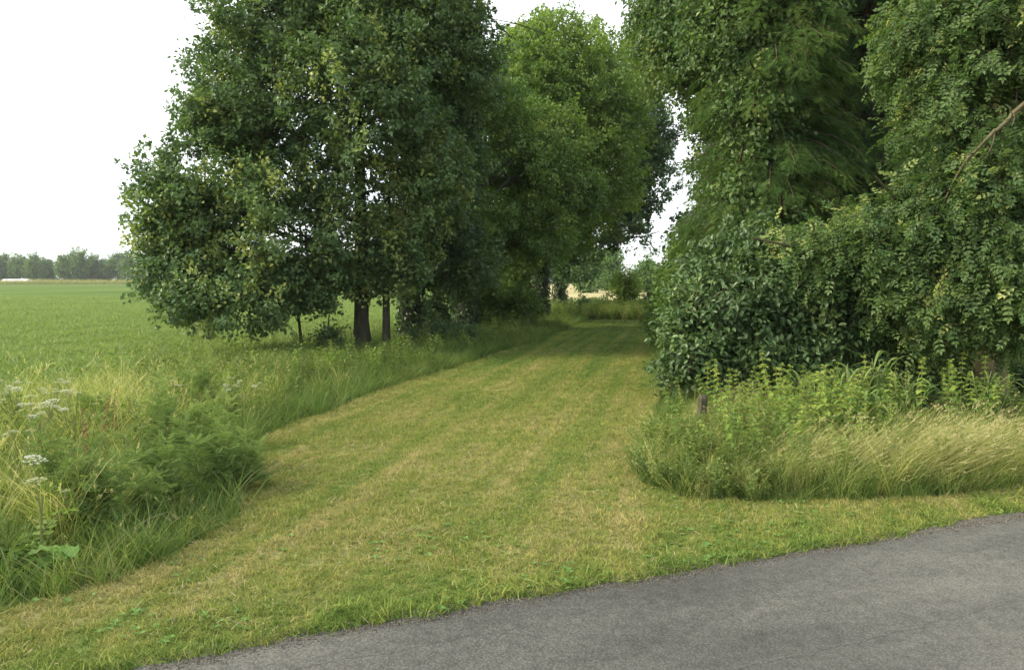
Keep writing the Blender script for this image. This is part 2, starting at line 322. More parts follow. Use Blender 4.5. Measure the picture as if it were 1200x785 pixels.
# the sheet dives below the road there
def inpoly(x, y, poly):
    r = np.zeros(x.shape, bool); n = len(poly); j = n-1
    for i in range(n):
        xi, yi = poly[i]; xj, yj = poly[j]
        if yi != yj: r ^= ((yi > y) != (yj > y)) & (x < (xj-xi)*(y-yi)/(yj-yi)+xi)
        j = i
    return r
def sheet(name, xs, ys, m, mask=None, dz=0, hf=hz, kind='structure'):
    X, Y = np.meshgrid(xs, ys); Z = hf(X, Y)+dz; V = np.stack([X, Y, Z], -1).reshape(-1, 3); nx = len(xs)
    i = np.arange(len(ys)-1)[:, None]*nx+np.arange(nx-1)[None]; i = i.ravel()
    if mask is not None:
        cx = ((X[:-1, :-1]+X[1:, 1:])/2).ravel(); cyy = ((Y[:-1, :-1]+Y[1:, 1:])/2).ravel(); i = i[mask(cx, cyy)]
    F = np.concatenate([np.stack([i, i+1, i+nx+1], -1), np.stack([i, i+nx+1, i+nx], -1)])
    us, inv = np.unique(F, return_inverse=True); b = MB(); b.add(V[us], inv.reshape(-1, 3)); o = b.build(name, m, smooth=True); o['kind'] = kind; return o
def spaced(a, lo, hi, b, f, g):
    mid = np.arange(lo, hi, f); left = lo-np.geomspace(f, lo-a, g)[::-1]; right = hi+np.geomspace(f, b-hi, g); return np.unique(np.round(np.concatenate([left, mid, right]), 4))
sheet('ground', spaced(-3500, -14, 16, 3500, .5, 28), spaced(-3000, -4, 45, 4500, .5, 28), M['ground'], dz=-.035)
def lawn_z(x, y): return hz(x, y)
sheet('mown_lawn', np.arange(-14, 12, .06), np.arange(-3.4, 12.5, .06), M['lawn'], lambda x, y: inpoly(x, y, lawn_poly) & (road_d(x, y) > -.12))
sheet('mown_lawn', np.arange(-4, 9, .25), np.arange(12.44, 36, .25), M['lawn'], lambda x, y: inpoly(x, y, lawn_poly), dz=.001)
def road_z(x, y): return .0+.012*np.clip(-(road_d(x, y)), 0, 2)
def sheet_road():
    xs = np.arange(-60, 63, .15); xs = xs[(xs > -8) & (xs < 10)]; xs = np.concatenate([np.arange(-60, -8, 2.), xs, np.arange(10.05, 62, 2.)])
    t = A([.16, .05, -.1, -.5, -1, -1.6, -2.3, -3., -3.8, -4.5]); X = np.repeat(xs[None], len(t), 0); ye = np.interp(xs, EX, EY)
    Y = ye[None]+t[:, None]*1.08; Z = .006*np.minimum(-t, 2.2)[:, None].clip(0)-.012*np.clip(-t-2.2, 0, 3)[:, None]+0*X
    V = np.stack([X, Y, Z], -1).reshape(-1, 3); nx = len(xs); i = (np.arange(len(t)-1)[:, None]*nx+np.arange(nx-1)[None]).ravel()
    F = np.concatenate([np.stack([i, i+nx, i+nx+1], -1), np.stack([i, i+nx+1, i+1], -1)]); b = MB(); b.add(V, F); o = b.build('road', M['road'], smooth=True); o['kind'] = 'structure'
sheet_road()
field_edge = [(-60, -12), (-16, 2.0), (-6.8, 9.6), (-6.0, 13), (-5.4, 17), (-3.6, 25), (-1.0, 36), (2, 60), (4, 300)]
field_poly = field_edge+[(-600, 300), (-600, -12)]
def field_h(x, y): return hz(x, y)+.02*np.sin((x*.94-y*.34)*2.5)*np.exp(-np.hypot(x, y)/60)
sheet('field', spaced(-600, -30, -2, 6, .35, 30), spaced(-14, 3, 50, 300, .35, 30), M['field'], lambda x, y: inpoly(x, y, field_poly), dz=.012, hf=field_h)
dry_poly = [(6, 52), (-.5, 55), (3, 300), (-600, 300), (-600, 345), (250, 345), (140, 52)]
sheet('dry_field', np.linspace(-600, 250, 90), np.linspace(50, 345, 60), M['stubble'], lambda x, y: inpoly(x, y, dry_poly), dz=.03)

# ---------------------------------------------------------------- instanced ground cover (stuff)
def blades(n, hmin, hmax, wid, spread, lean, bend, segs=2, dirx=None, seed=1, tint=None, heads=0, head_len=.12, mb=None):
    r = np.random.default_rng(seed); mb = mb or MB()
    a = r.uniform(0, 2*pi, n); rr = spread*np.sqrt(r.random(n)); base = np.stack([rr*np.cos(a), rr*np.sin(a), np.zeros(n)-.01], -1)
    la = r.uniform(0, 2*pi, n); ld = np.stack([np.cos(la), np.sin(la), 0*la], -1)
    if dirx is not None: ld = nrm(A([dirx])+ld*.35)*A([1, 1, 0])
    H = r.uniform(hmin, hmax, n); L = r.uniform(.3, 1, n)*lean; B = r.uniform(.3, 1, n)*bend; w = wid*r.uniform(.7, 1.3, n)
    wa = r.uniform(0, 2*pi, n); wd = np.stack([np.cos(wa), np.sin(wa), 0*wa], -1); T = r.uniform(.1, .9, n) if tint is None else np.clip(r.normal(tint, .16, n), 0, 1)
    rows = []
    for k in range(segs+1):
        t = k/segs; c = base+A([0, 0, 1])*(H*t*(1-.35*B*t*t))[:, None]+ld*(H*(L*t+B*t*t))[:, None]
        if k < segs: rows += [c-wd*(w*(1-.6*t)/2)[:, None], c+wd*(w*(1-.6*t)/2)[:, None]]
        else: rows += [c]
    V = np.stack(rows, 1); nv = V.shape[1]; F = []
    for k in range(segs-1): F += [(2*k, 2*k+1, 2*k+3), (2*k, 2*k+3, 2*k+2)]
    F += [(2*segs-2, 2*segs-1, 2*segs)]; F = A(F)
    mb.add(V.reshape(-1, 3), (F[None]+(np.arange(n)*nv)[:, None, None]).reshape(-1, 3), np.repeat(T, len(F)))
    if heads:
        k = min(heads, n); tip = V[:k, -1]; d = nrm(V[:k, -1]-V[:k, -3]); m_ = 12
        P = np.repeat(tip, m_, 0)-np.repeat(d, m_, 0)*(r.random((k*m_, 1))*head_len); D = np.repeat(d, m_, 0)+r.normal(0, .45, (k*m_, 3))
        v, f, q = inst(NARROW, P, D, r.normal(0, 1, (k*m_, 3)), np.full(k*m_, head_len*.33)); mb.add(v, f, .92)
    return mb
def src(name, mb, m): return bpy.data.objects.new(name, mb.mesh(name, m))
def scatter(name, P, rot, scl, sources, kind='stuff'):
    me = bpy.data.meshes.new(name); n = len(P); me.vertices.add(n); me.vertices.foreach_set('co', np.asarray(P, np.float32).ravel())
    a = me.attributes.new('rot', 'FLOAT_VECTOR', 'POINT'); a.data.foreach_set('vector', np.asarray(rot, np.float32).ravel())
    a = me.attributes.new('scl', 'FLOAT', 'POINT'); a.data.foreach_set('value', np.asarray(scl, np.float32))
    a = me.attributes.new('pick', 'INT', 'POINT'); a.data.foreach_set('value', rng.integers(0, len(sources), n).astype(np.int32))
    o = bpy.data.objects.new(name, me); C.objects.link(o); o['kind'] = kind
    g = bpy.data.node_groups.new(name, 'GeometryNodeTree'); g.interface.new_socket('Geometry', in_out='INPUT', socket_type='NodeSocketGeometry'); g.interface.new_socket('Geometry', in_out='OUTPUT', socket_type='NodeSocketGeometry')
    N = g.nodes; gi = N.new('NodeGroupInput'); go = N.new('NodeGroupOutput'); ip = N.new('GeometryNodeInstanceOnPoints'); jn = N.new('GeometryNodeJoinGeometry')
    for s in sources:
        q = N.new('GeometryNodeObjectInfo'); q.inputs['Object'].default_value = s; q.inputs['As Instance'].default_value = True; g.links.new(q.outputs['Geometry'], jn.inputs[0])
    def na(nm, t):
        q = N.new('GeometryNodeInputNamedAttribute'); q.data_type = t; q.inputs['Name'].default_value = nm; return [x for x in q.outputs if x.enabled and x.name == 'Attribute'][0]
    g.links.new(gi.outputs[0], ip.inputs['Points']); g.links.new(jn.outputs[0], ip.inputs['Instance']); ip.inputs['Pick Instance'].default_value = True
    g.links.new(na('pick', 'INT'), ip.inputs['Instance Index']); g.links.new(na('scl', 'FLOAT'), ip.inputs['Scale'])
    e2r = N.new('FunctionNodeEulerToRotation'); g.links.new(na('rot', 'FLOAT_VECTOR'), e2r.inputs[0]); g.links.new(e2r.outputs[0], ip.inputs['Rotation'])
    g.links.new(ip.outputs[0], go.inputs[0]); md = o.modifiers.new('scatter', 'NODES'); md.node_group = g; return o
def pts_in(poly, n, dens=None, box=None):
    p = A(poly); b = box or (p[:, 0].min(), p[:, 0].max(), p[:, 1].min(), p[:, 1].max())
    x = rng.uniform(b[0], b[1], n); y = rng.uniform(b[2], b[3], n); k = inpoly(x, y, poly); x, y = x[k], y[k]
    if dens is not None: k = rng.random(len(x)) < dens(x, y); x, y = x[k], y[k]
    return x, y
def rots(n, tilt=.1, z=None):
    return np.stack([rng.normal(0, tilt, n), rng.normal(0, tilt, n), rng.uniform(0, 2*pi, n) if z is None else rng.normal(z[0], z[1], n)], -1)
def infr(x, y, m=1.45): return (y > 1.5) & (np.abs(x) < (.65*y+.6)*m)
# lawn
lsrc = [src('grass_blades', blades(14, .018, .05, .0045, .035, .8, .7, 2, seed=s), M['lawnblade']) for s in range(7)]
x, y = pts_in(lawn_poly, 330000, lambda x, y: (road_d(x, y) > .02)*infr(x, y)*np.clip(1.25-(y-3)/9, .0, 1), box=(-8, 9, 1.5, 12.5))
big = vn2(x, y, .3, 21)
lawn1 = scatter('lawn_grass', np.stack([x, y, hz(x, y)], -1), rots(len(x), .2), .55+.65*big*rng.random(len(x))+.15, lsrc)
x, y = pts_in(lawn_poly, 130000, lambda x, y: infr(x, y)*np.clip(1.3-(y-6)/26, .15, 1)*(y > 7.5), box=(-4, 7, 7.5, 34))
scatter('lawn_grass', np.stack([x, y, hz(x, y)], -1), rots(len(x), .2), .8+.7*rng.random(len(x)), lsrc)
x, y = pts_in(lawn_poly, 30000, lambda x, y: infr(x, y)*(road_d(x, y) > .0)*(road_d(x, y) < .22)*(vn2(x, y, .25, 31) > .35), box=(-5, 8, 1.5, 8))
scatter('lawn_grass', np.stack([x, y, hz(x, y)], -1), rots(len(x), .35), 1.0+.9*rng.random(len(x)), lsrc)
clip = [src('dry_clipping', blades(5, .004, .012, .004, .05, 6, 1, 2, seed=30+s, tint=.7), M['drystem']) for s in range(3)]
x, y = pts_in(lawn_poly, 60000, lambda x, y: infr(x, y)*(road_d(x, y) > .03)*np.clip(1.3-(y-3)/10, .0, 1)*(vn2(x, y, .4, 77)**1.5), box=(-6, 8, 1.5, 12))
scatter('dry_clippings', np.stack([x, y, hz(x, y)+.015], -1), rots(len(x), .25), .6+.9*rng.random(len(x)), clip)
# broad-leaved lawn weeds (plantain, clover) near the road
def rosette(seed):
    r = np.random.default_rng(seed); n = 9; a = r.uniform(0, 2*pi, n); D = np.stack([np.cos(a), np.sin(a), r.uniform(.1, .6, n)], -1); b = MB()
    v, f, q = inst(LEAF4, np.zeros((n, 3)), D, np.tile(A([[0, 0, 1.]]), (n, 1)), r.uniform(.014, .028, n)); b.add(v, f, np.repeat(r.uniform(.1, .7, n), q)); return b
ros = [src('lawn_weed', rosette(s), M['dock']) for s in range(3)]
x, y = pts_in(lawn_poly, 9000, lambda x, y: infr(x, y)*(road_d(x, y) > .03)*(vn2(x, y, .35, 44) > .55)*np.clip(1.4-road_d(x, y)/1.3, 0.02, 1), box=(-6, 8, 1.5, 8))
scatter('lawn_weeds', np.stack([x, y, hz(x, y)+.01], -1), rots(len(x), .1), .7+.6*rng.random(len(x)), ros)
# grit and crumbs on the road edge
gv = A([(0, 0, 1), (1, 0, 0), (0, 1, 0), (-1, 0, 0), (0, -1, 0), (0, 0, -1)], float)*A([1, .8, .6]); gf = A([(0, 1, 2), (0, 2, 3), (0, 3, 4), (0, 4, 1), (5, 2, 1), (5, 3, 2), (5, 4, 3), (5, 1, 4)])
gs = [src('grit', MB().add(gv*.006*k, gf), M[mm]) for k, mm in ((.6, 'stone'), (.7, 'soil'), (.9, 'stone'), (.5, 'stone'))]
x = rng.uniform(-4, 8, 22000); d = np.abs(rng.normal(0, .045, 22000))*rng.choice([-1, 1], 22000, p=[.6, .4]); yy = np.interp(x, EX, EY)+d
k = infr(x, yy); x, yy = x[k], yy[k]; scatter('roadside_grit', np.stack([x, yy, np.maximum(hz(x, yy), .0)+.003], -1), rots(len(x), 1), .4+.8*rng.random(len(x)), gs)

# verge masks
verge_left = [(-6, 2.1)]+[tuple(p) for p in LE]+[(1.2, 42), (-1.0, 36), (-3.6, 25), (-5.4, 17), (-6.0, 13), (-6.8, 9.6), (-16, 2.0), (-14, -1)]
verge_right = [tuple(p) for p in RE]+[(8, 7.8), (30, 17), (30, 34), (6.6, 34)]
def segdist(x, y, pl):
    best = np.full(x.shape, 1e9)
    for a, b in zip(pl[:-1], pl[1:]):
        a = A(a, float); b = A(b, float); ab = b-a; t = np.clip(((x-a[0])*ab[0]+(y-a[1])*ab[1])/ab.dot(ab), 0, 1)
        best = np.minimum(best, np.hypot(x-a[0]-t*ab[0], y-a[1]-t*ab[1]))
    return best
tall = [src('tall_grass_clump', blades(46, .25, .75, .0048, .10, .3, .5, 4, seed=50+s, heads=4, head_len=.08), M['tallgrass']) for s in range(5)]
short = [src('verge_grass_clump', blades(40, .10, .32, .0055, .09, .6, .6, 3, seed=60+s), M['shadegrass']) for s in range(4)]
def forb(seed, h=.5):
    r = np.random.default_rng(seed); b = MB(); n = 90; z = r.uniform(.1, 1, n)*h; a = r.uniform(0, 2*pi, n)
    P = np.stack([.07*np.cos(a)*z, .07*np.sin(a)*z, z], -1); D = np.stack([np.cos(a), np.sin(a), r.uniform(-.2, .7, n)], -1)
    v, f, q = inst(LEAF2, P, D, r.normal(0, .4, (n, 3))+A([0, 0, 1]), r.uniform(.025, .065, n)); b.add(v, f, np.repeat(.15+.4*z/h+r.normal(0, .1, n), q))
    tube(b, [(0, 0, 0), (0.01, 0, h*.5), (0, .02, h)], [.004, .003, .001], 3, .4); return b
forbs = [src('meadow_forb', forb(70+s, .45+.08*s), M['nettle' if s == 1 else 'forb']) for s in range(4)]
d_l = lambda x, y: segdist(x, y, LE)
x, y = pts_in(verge_left, 26000, lambda x, y: infr(x, y, 1.3)*np.where(y < 16, 1, .45)*(.35+.65*sstep(.25, .8, d_l(x, y)))*np.where((y > 11) & (d_l(x, y) < 1.6), .07, 1)*.55, box=(-13, 3, 1.5, 36))
dl = d_l(x, y); sc = (.45+.75*rng.random(len(x)))*(.45+.55*sstep(.05, .9, dl))*np.interp(y, [6, 10, 14], [1, .72, .45])*(.5+.85*vn2(x, y, 1.1, 9))
scatter('verge_grass', np.stack([x, y, hz(x, y)-.02], -1), rots(len(x), .18), sc, tall)
x, y = pts_in(verge_left, 60000, lambda x, y: infr(x, y, 1.3)*np.where(y < 16, .6, .5), box=(-13, 3, 1.5, 36))
scatter('verge_grass', np.stack([x, y, hz(x, y)-.02], -1), rots(len(x), .2), .5+.8*rng.random(len(x)), short)
x, y = pts_in(verge_left, 12000, lambda x, y: infr(x, y, 1.3)*(d_l(x, y) > .25)*np.where((y > 11) & (d_l(x, y) < 1.8), 1.6, (vn2(x, y, 1.0, 12) > .45)*1.)*.5, box=(-13, 3, 1.5, 36))
scatter('verge_forbs', np.stack([x, y, hz(x, y)-.02], -1), rots(len(x), .15), (.5+.6*rng.random(len(x)))*np.where(y > 14, .8, 1), forbs)
# right verge: short grass at the front, hay swept to the right
hay = [src('hay_clump', blades(40, .55, .95, .0055, .12, 1.15, .75, 5, dirx=(1, .05, 0), seed=80+s, tint=.36, heads=9, head_len=.1), M['hay']) for s in range(4)]
x, y = pts_in(verge_right, 6000, lambda x, y: infr(x, y, 1.35)*(segdist(x, y, RE) < 1.1)*np.where(x > 2.4, .35, 1), box=(.8, 5, 5, 7.6))
scatter('verge_grass', np.stack([x, y, hz(x, y)-.02], -1), rots(len(x), .3), .3+.4*rng.random(len(x)), short+[tall[0], forbs[0], forbs[2]])
x, y = pts_in(verge_right, 16000, lambda x, y: infr(x, y, 1.35)*(segdist(x, y, RE) < 1.6)*np.where(segdist(x, y, RE) < .5, 1, .5), box=(.8, 12, 5, 33))
scatter('verge_grass', np.stack([x, y, hz(x, y)-.02], -1), rots(len(x), .25), (.5+.7*rng.random(len(x)))*np.where(x < 2.2, .6, 1), short)
x, y = pts_in(verge_right, 9000, lambda x, y: infr(x, y, 1.5)*(y < 8.6)*(segdist(x, y, RE) > .12)*(segdist(x, y, RE) < .75)*(x > 1.5)*np.clip((x-1.3)/1.5, .04, 1)*.55, box=(.8, 12, 5, 12))
scatter('leaning_hay', np.stack([x, y, hz(x, y)-.02], -1), rots(len(x), .12, (.05, .22)), (.5+.3*rng.random(len(x)))*np.clip(.55+x*.12, .5, 1.1), hay)
x, y = pts_in(verge_right, 12000, lambda x, y: infr(x, y, 1.3)*(segdist(x, y, RE) < 2.2)*np.where(y < 9, .5, .25), box=(.8, 12, 5, 33))
scatter('verge_grass', np.stack([x, y, hz(x, y)-.02], -1), rots(len(x), .2), (.35+.45*rng.random(len(x)))*np.where(x < 2, .6, 1), tall)
# end of the path
end_poly = [(2.4, 31.6), (7.5, 31.2), (9, 40), (0, 40)]
x, y = pts_in(end_poly, 6000); scatter('verge_grass', np.stack([x, y, hz(x, y)-.02], -1), rots(len(x), .15), .6+.6*rng.random(len(x)), [tall[0]]+short+forbs)
# field crop
crop = [src('crop_plant', blades(16, .05, .13, .02, .12, .7, .6, 2, seed=90+s), M['fieldblade']) for s in range(4)]
x, y = pts_in(field_poly, 330000, lambda x, y: infr(x, y, 2)*np.clip(1.15-(y-8)/60, 0, 1), box=(-75, 4, 4, 75))
scatter('field_crop', np.stack([x, y, field_h(x, y)], -1), rots(len(x), .15), .7+.9*rng.random(len(x)), crop)
x = rng.uniform(-320, -80, 5000); y = rng.uniform(286, 296, 5000)
scatter('dry_grass', np.stack([x, y, x*0], -1), rots(len(x), .1), 1.4+1.2*rng.random(len(x)), hay)

# ---------------------------------------------------------------- trees
def crown(lobes, ncl, lpc, size, tmpl=LEAF2, up=.35, droop=.3, tw=(.3, .6), gap=.36, gsc=.9, tips=.1, tipt=.35, t0=.42, tvar=.35, spread=.16, seed=1, noisy=.45, shell=2.4):
    r = np.random.default_rng(seed); Cc = A([l[0] for l in lobes]); R = A([l[1] for l in lobes]); w = R.prod(1)**.8; w = w/w.sum()
    k = r.choice(len(lobes), int(ncl*2.2), p=w); v = nrm(r.normal(0, 1, (len(k), 3))); rad = r.random(len(k))**(1/shell)
    rad = rad*(1-noisy*.5+noisy*vnoise(v*2.2+Cc[k]*.7+3, .6, seed))*1.02
    P = Cc[k]+v*R[k]*rad[:, None]; ok = vnoise(P, gsc, seed+5)*.65+vnoise(P, gsc*.45, seed+6)*.35 > gap
    P, v, k, rad = P[ok], v[ok], k[ok], rad[ok]; P = P[:ncl]; v = v[:ncl]; k = k[:ncl]; rad = rad[:ncl]; n = len(P)
    o = nrm(v/R[k]); tip = (r.random(n) < tips) & (rad > .6)
    t = nrm(o*.8+A([0, 0, up])+r.normal(0, .4, (n, 3))); t[tip] = nrm(t[tip]*.5+A([0, 0, 1]))
    L = r.uniform(*tw, n); ct = t0+tvar*(vnoise(P, 1.3, seed+9)-.5)+r.normal(0, .05, n); ct[tip] += tipt
    q = np.repeat(np.arange(n), lpc); m = len(q); s = r.random(m); sp = spread*(1.1-.7*s)
    Q = P[q]+t[q]*(L[q]*(s-.4))[:, None]+np.clip(r.normal(0, 1, (m, 3)), -1.5, 1.5)*sp[:, None]*A([1, 1, .8])
    D = t[q]*.5+r.normal(0, .55, (m, 3))+A([0, 0, -droop]); N_ = o[q]*.35+A([0, 0, .75])+r.normal(0, .4, (m, 3))
    V, F, c = inst(tmpl, Q, D, N_, size*r.uniform(.65, 1.25, m)); T = np.repeat(np.clip(ct[q]+r.normal(0, .09, m), 0, 1), c)
    return (V, F, T), P, t, L, k
def make_tree(name, label, cat, base, height, tr, lobes, ncl, lpc, size, lm, bm='bark', lean=(0, 0), group=None, branches=120, seed=1, twig=True, trunk=True, ivy=0, dead=None, trunks=None, **kw):
    r = np.random.default_rng(seed+500); b0 = A([base[0], base[1], gz(*base)-.05]); root = thing(name, label, cat, b0, group)
    top = b0+A([lean[0], lean[1], height]); tp = bez(b0, b0+A([lean[0]*.2, lean[1]*.2, height*.5])+A([r.normal(0, .1), r.normal(0, .1), 0]), top, 16)
    tb = MB()
    if trunk:
        t = np.linspace(0, 1, 16); rd = tr*(1-.82*t)+tr*.28*np.exp(-t*height/.35); tube(tb, tp, rd, 12, .5, .35, seed)
        tb.build('trunk', M[bm], root, smooth=True)
    (V, F, T), P, tv, L, k = crown(lobes, ncl, lpc, size, seed=seed, **kw)
    bb = MB(); limbs = []
    for i, (c, R) in enumerate(lobes):
        c = A(c); zz = np.clip((c[2]-b0[2]-.5*np.hypot(*(c[:2]-b0[:2])))/height, .18, .92); j = zz*15; a = tp[int(j)]
        pts = bez(a, a*.5+c*.5+A([0, 0, .12*np.linalg.norm(c-a)])+r.normal(0, .12, 3), c+(c-a)*.25, 9)+np.vstack([np.zeros(3), r.normal(0, .05, (8, 3))])
        limbs.append(pts); rr = max(tr*.42*(1-.6*zz), .02); tube(bb, pts, np.linspace(rr, rr*.15, 9), 6, .5, .2, i)
    sel = r.choice(len(P), min(branches, len(P)), replace=False)
    for j in sel:
        lp = limbs[k[j]]; dd = np.linalg.norm(lp-P[j], axis=1); a = lp[max(int(np.argmin(dd))-1, 0)]; ln = np.linalg.norm(P[j]-a)
        if ln < .15 or ln > 5: continue
        pts = bez(a, a*.5+P[j]*.5+r.normal(0, .12, 3)*ln+A([0, 0, .08*ln]), P[j]+tv[j]*.2, 5); rr = .008+.008*ln; tube(bb, pts, np.linspace(rr, .003, 5), 4)
    if twig:
        v, f, _ = inst(TWIG, P-tv*(L*.5)[:, None], tv, r.normal(0, 1, P.shape), np.stack([np.full(len(P), .012), L*1.1, np.full(len(P), .012)], -1)); bb.add(v, f)
    bb.build('branch', M[bm], root, 'stuff')
    MB().add(V, F, T).build('crown', M[lm], root, 'stuff')
    if ivy:
        n = int(ivy*1400); t = r.random(n)**1.2*min(.75, ivy*2.6/height); j = t*15; i0 = j.astype(int); p = tp[i0]*(1-(j-i0))[:, None]+tp[i0+1]*(j-i0)[:, None]
        a = r.uniform(0, 2*pi, n); o = np.stack([np.cos(a), np.sin(a), 0*a], -1); p = p+o*(tr*(1-.8*t)+.05+.06*r.random(n))[:, None]
        v, f, c = inst(LEAF2, p, r.normal(0, .5, (n, 3))+A([0, 0, -.6]), o+r.normal(0, .4, (n, 3)), r.uniform(.07, .13, n)); MB().add(v, f, np.repeat(r.random(n), c)).build('ivy', M['ivy'], root, 'stuff')
    if dead:
        db = MB()
        for pts in dead:
            q = A(pts); tube(db, q, np.linspace(.02, .006, len(q)), 5)
            for i in range(1, len(q)):
                for s in range(3):
                    e = q[i]+(q[i]-q[i-1])*.5+r.normal(0, .22, 3); tube(db, bez(q[i], (q[i]+e)/2+r.normal(0, .05, 3), e, 4), [.007, .005, .004, .002], 3)
        db.build('dead_branch', M['deadwood'], root)
    return root
def L(px, py, Y, rx, rz, ry):
    c = at(px, py, Y); k = Y/FPX; return (c, (rx*k, ry, rz*k))

# left row
make_tree('oak_tree', 'big dark green oak at the left, its low crown hanging out over the field', 'tree', gp(425, 412), 10.5, .175,
    [L(330, 255, 16.8, 110, 85, 1.9), L(235, 240, 16.8, 75, 75, 1.5), L(262, 165, 17, 48, 55, 1.4), L(215, 215, 16.8, 50, 38, 1.2), L(560, 70, 18.6, 30, 55, 1.2), L(450, 300, 17.4, 60, 50, 1.4), L(225, 330, 16.4, 50, 50, 1.2), L(280, 345, 16.2, 75, 45, 1.5), L(295, 130, 17.3, 75, 90, 1.9),
     L(330, 20, 17.5, 85, 85, 2), L(430, 110, 17, 95, 110, 2.2), L(450, -30, 17.8, 120, 100, 2.6), L(500, 200, 17.6, 50, 85, 1.5), L(508, 40, 18, 48, 80, 1.7), L(385, 325, 17, 60, 30, 1.5),
     L(400, -170, 18, 120, 110, 2.5), L(205, 285, 16.4, 40, 50, 1)], 5200, 46, .10, 'oak', group='trees in the left row', branches=260, seed=3, tips=.2, tipt=.4, t0=.45, gap=.42, gsc=.8, spread=.13)
make_tree('oak_tree', 'dark tree just behind the big oak, trunk second from the left in the row', 'tree', gp(482, 401), 9.5, .26,
    [L(500, 270, 20.5, 60, 60, 1.8), L(520, 180, 21, 48, 85, 1.8), L(528, 80, 21, 38, 75, 1.8), L(470, 305, 20, 45, 25, 1.2), L(535, 310, 20.5, 50, 45, 1.6), L(490, 60, 22, 60, 120, 2.2)],
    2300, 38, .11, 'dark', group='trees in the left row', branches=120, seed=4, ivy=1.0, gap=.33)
make_tree('oak_tree', 'thick dark trunk in the middle of the left row under dense shade', 'tree', gp(546, 391), 10, .33,
    [L(575, 260, 24, 55, 45, 1.8), L(612, 205, 25, 50, 48, 1.7), L(645, 160, 26, 38, 42, 1.5), L(585, 140, 25, 38, 45, 1.6), L(540, 320, 24, 50, 28, 1.6), L(625, 275, 24.5, 48, 38, 1.6), L(665, 225, 26, 40, 40, 1.6), L(560, 200, 24.5, 40, 45, 1.6)],
    2000, 34, .11, 'mid', group='trees in the left row', branches=160, seed=5, ivy=1.2, t0=.40, tvar=.5, gap=.40, gsc=1.1, tips=.12, tipt=.3, droop=.5,
    dead=[[at(600, 45, 24), at(580, 25, 23.5), at(560, 8, 23), at(548, -15, 22.6)], [at(640, 40, 24), at(605, 28, 23.6), at(575, 22, 23.2), at(530, 12, 22.8)]])
make_tree('lime_tree', 'bright yellow-green tree standing tallest above the middle of the path', 'tree', gp(632, 378), 10.5, .28,
    [L(650, 115, 30, 80, 80, 3), L(605, 120, 29, 42, 55, 2.2), L(712, 130, 30, 50, 75, 2.3), L(640, 190, 28.5, 75, 65, 2.6), L(700, 205, 29, 55, 55, 2.2), L(650, 60, 31, 60, 42, 2.4), L(620, 255, 28.5, 60, 55, 2.2), L(668, 262, 29, 42, 34, 2)],
    3300, 36, .13, 'lime', group='trees in the left row', lean=(.9, 0), branches=120, seed=6, t0=.42, tvar=.5, gap=.30, ivy=1.1, tips=.15, tipt=.2)
make_tree('alder_tree', 'dark tree at the far end of the left row, branch hanging over path', 'tree', gp(656, 369), 12, .28,
    [L(752, 150, 34, 32, 70, 1.8), L(770, 185, 34, 30, 60, 1.6), L(740, 235, 34, 32, 45, 1.8), L(700, 268, 34, 38, 34, 1.6), L(747, 285, 33, 14, 42, .8), L(792, 165, 34, 14, 16, .8), L(668, 300, 35, 30, 40, 2), L(720, 250, 35, 30, 40, 2), L(610, 60, 38, 34, 26, 2), L(735, 90, 36, 40, 50, 2.5)],
    1500, 30, .15, 'oak', group='trees in the left row', branches=140, seed=7, t0=.3, tips=.03, gap=.455, ivy=.8)
# thin ones under the oak
def sapling(label, px, py, h, lean, lobes, seed, lm='oak', n=60, size=.09, tr=.035, name='sapling'):
    make_tree(name, label, 'sapling', gp(px, py), h, tr, lobes, n, 26, size, lm, lean=lean, branches=20, seed=seed, tips=0)
sapling('thin leaning sapling left of the oak trunk with leaves at its top', 354, 415, 2.2, (-.35, 0), [L(345, 350, 16.8, 30, 18, .5), L(372, 352, 16.8, 25, 14, .5)], 21)
sapling('slim trunk close to the right of the oak trunk', 452, 413, 4.5, (.15, .2), [L(455, 320, 17, 28, 25, .6), L(462, 290, 17, 25, 25, .6)], 22, tr=.09)
sapling('small bushy sapling low beside the foot of the oak', 385, 408, 1.0, (.05, 0), [L(387, 396, 17, 12, 9, .3)], 23, n=26, size=.08)
# understorey shrubs along the left row
def shrub(name, label, px, py, Y, rx, rz, ry, n, size, lm, seed, lpc=34, grp=None, **kw):
    c = at(px, py, Y); make_tree(name, label, 'bush', (c[0], c[1]), max(c[2]*.9, .4), .03, [L(px, py, Y, rx, rz, ry), L(px-rx*.4, py+rz*.3, Y-.2, rx*.6, rz*.6, ry*.8), L(px+rx*.45, py+rz*.2, Y+.2, rx*.55, rz*.6, ry*.8)], n, lpc, size, lm, branches=40, seed=seed, group=grp, tips=.05, **kw)
shrub('elder_bush', 'light green bush glowing between the trunks in the left row', 585, 315, 31, 40, 30, 1.5, 330, .16, 'lime', 31)
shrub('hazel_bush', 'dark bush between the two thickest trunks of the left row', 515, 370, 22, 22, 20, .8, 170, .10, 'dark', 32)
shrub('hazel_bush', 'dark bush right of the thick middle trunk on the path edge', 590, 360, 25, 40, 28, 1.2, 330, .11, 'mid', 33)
shrub('bramble_bush', 'low dark bramble spreading on the shaded bank left of the path', 520, 400, 18.5, 40, 14, .8, 260, .08, 'dark', 34)
shrub('bramble_bush', 'low dark bramble by the leaning ivy trunk at the path edge', 600, 388, 24.5, 30, 14, .9, 220, .10, 'dark', 35)
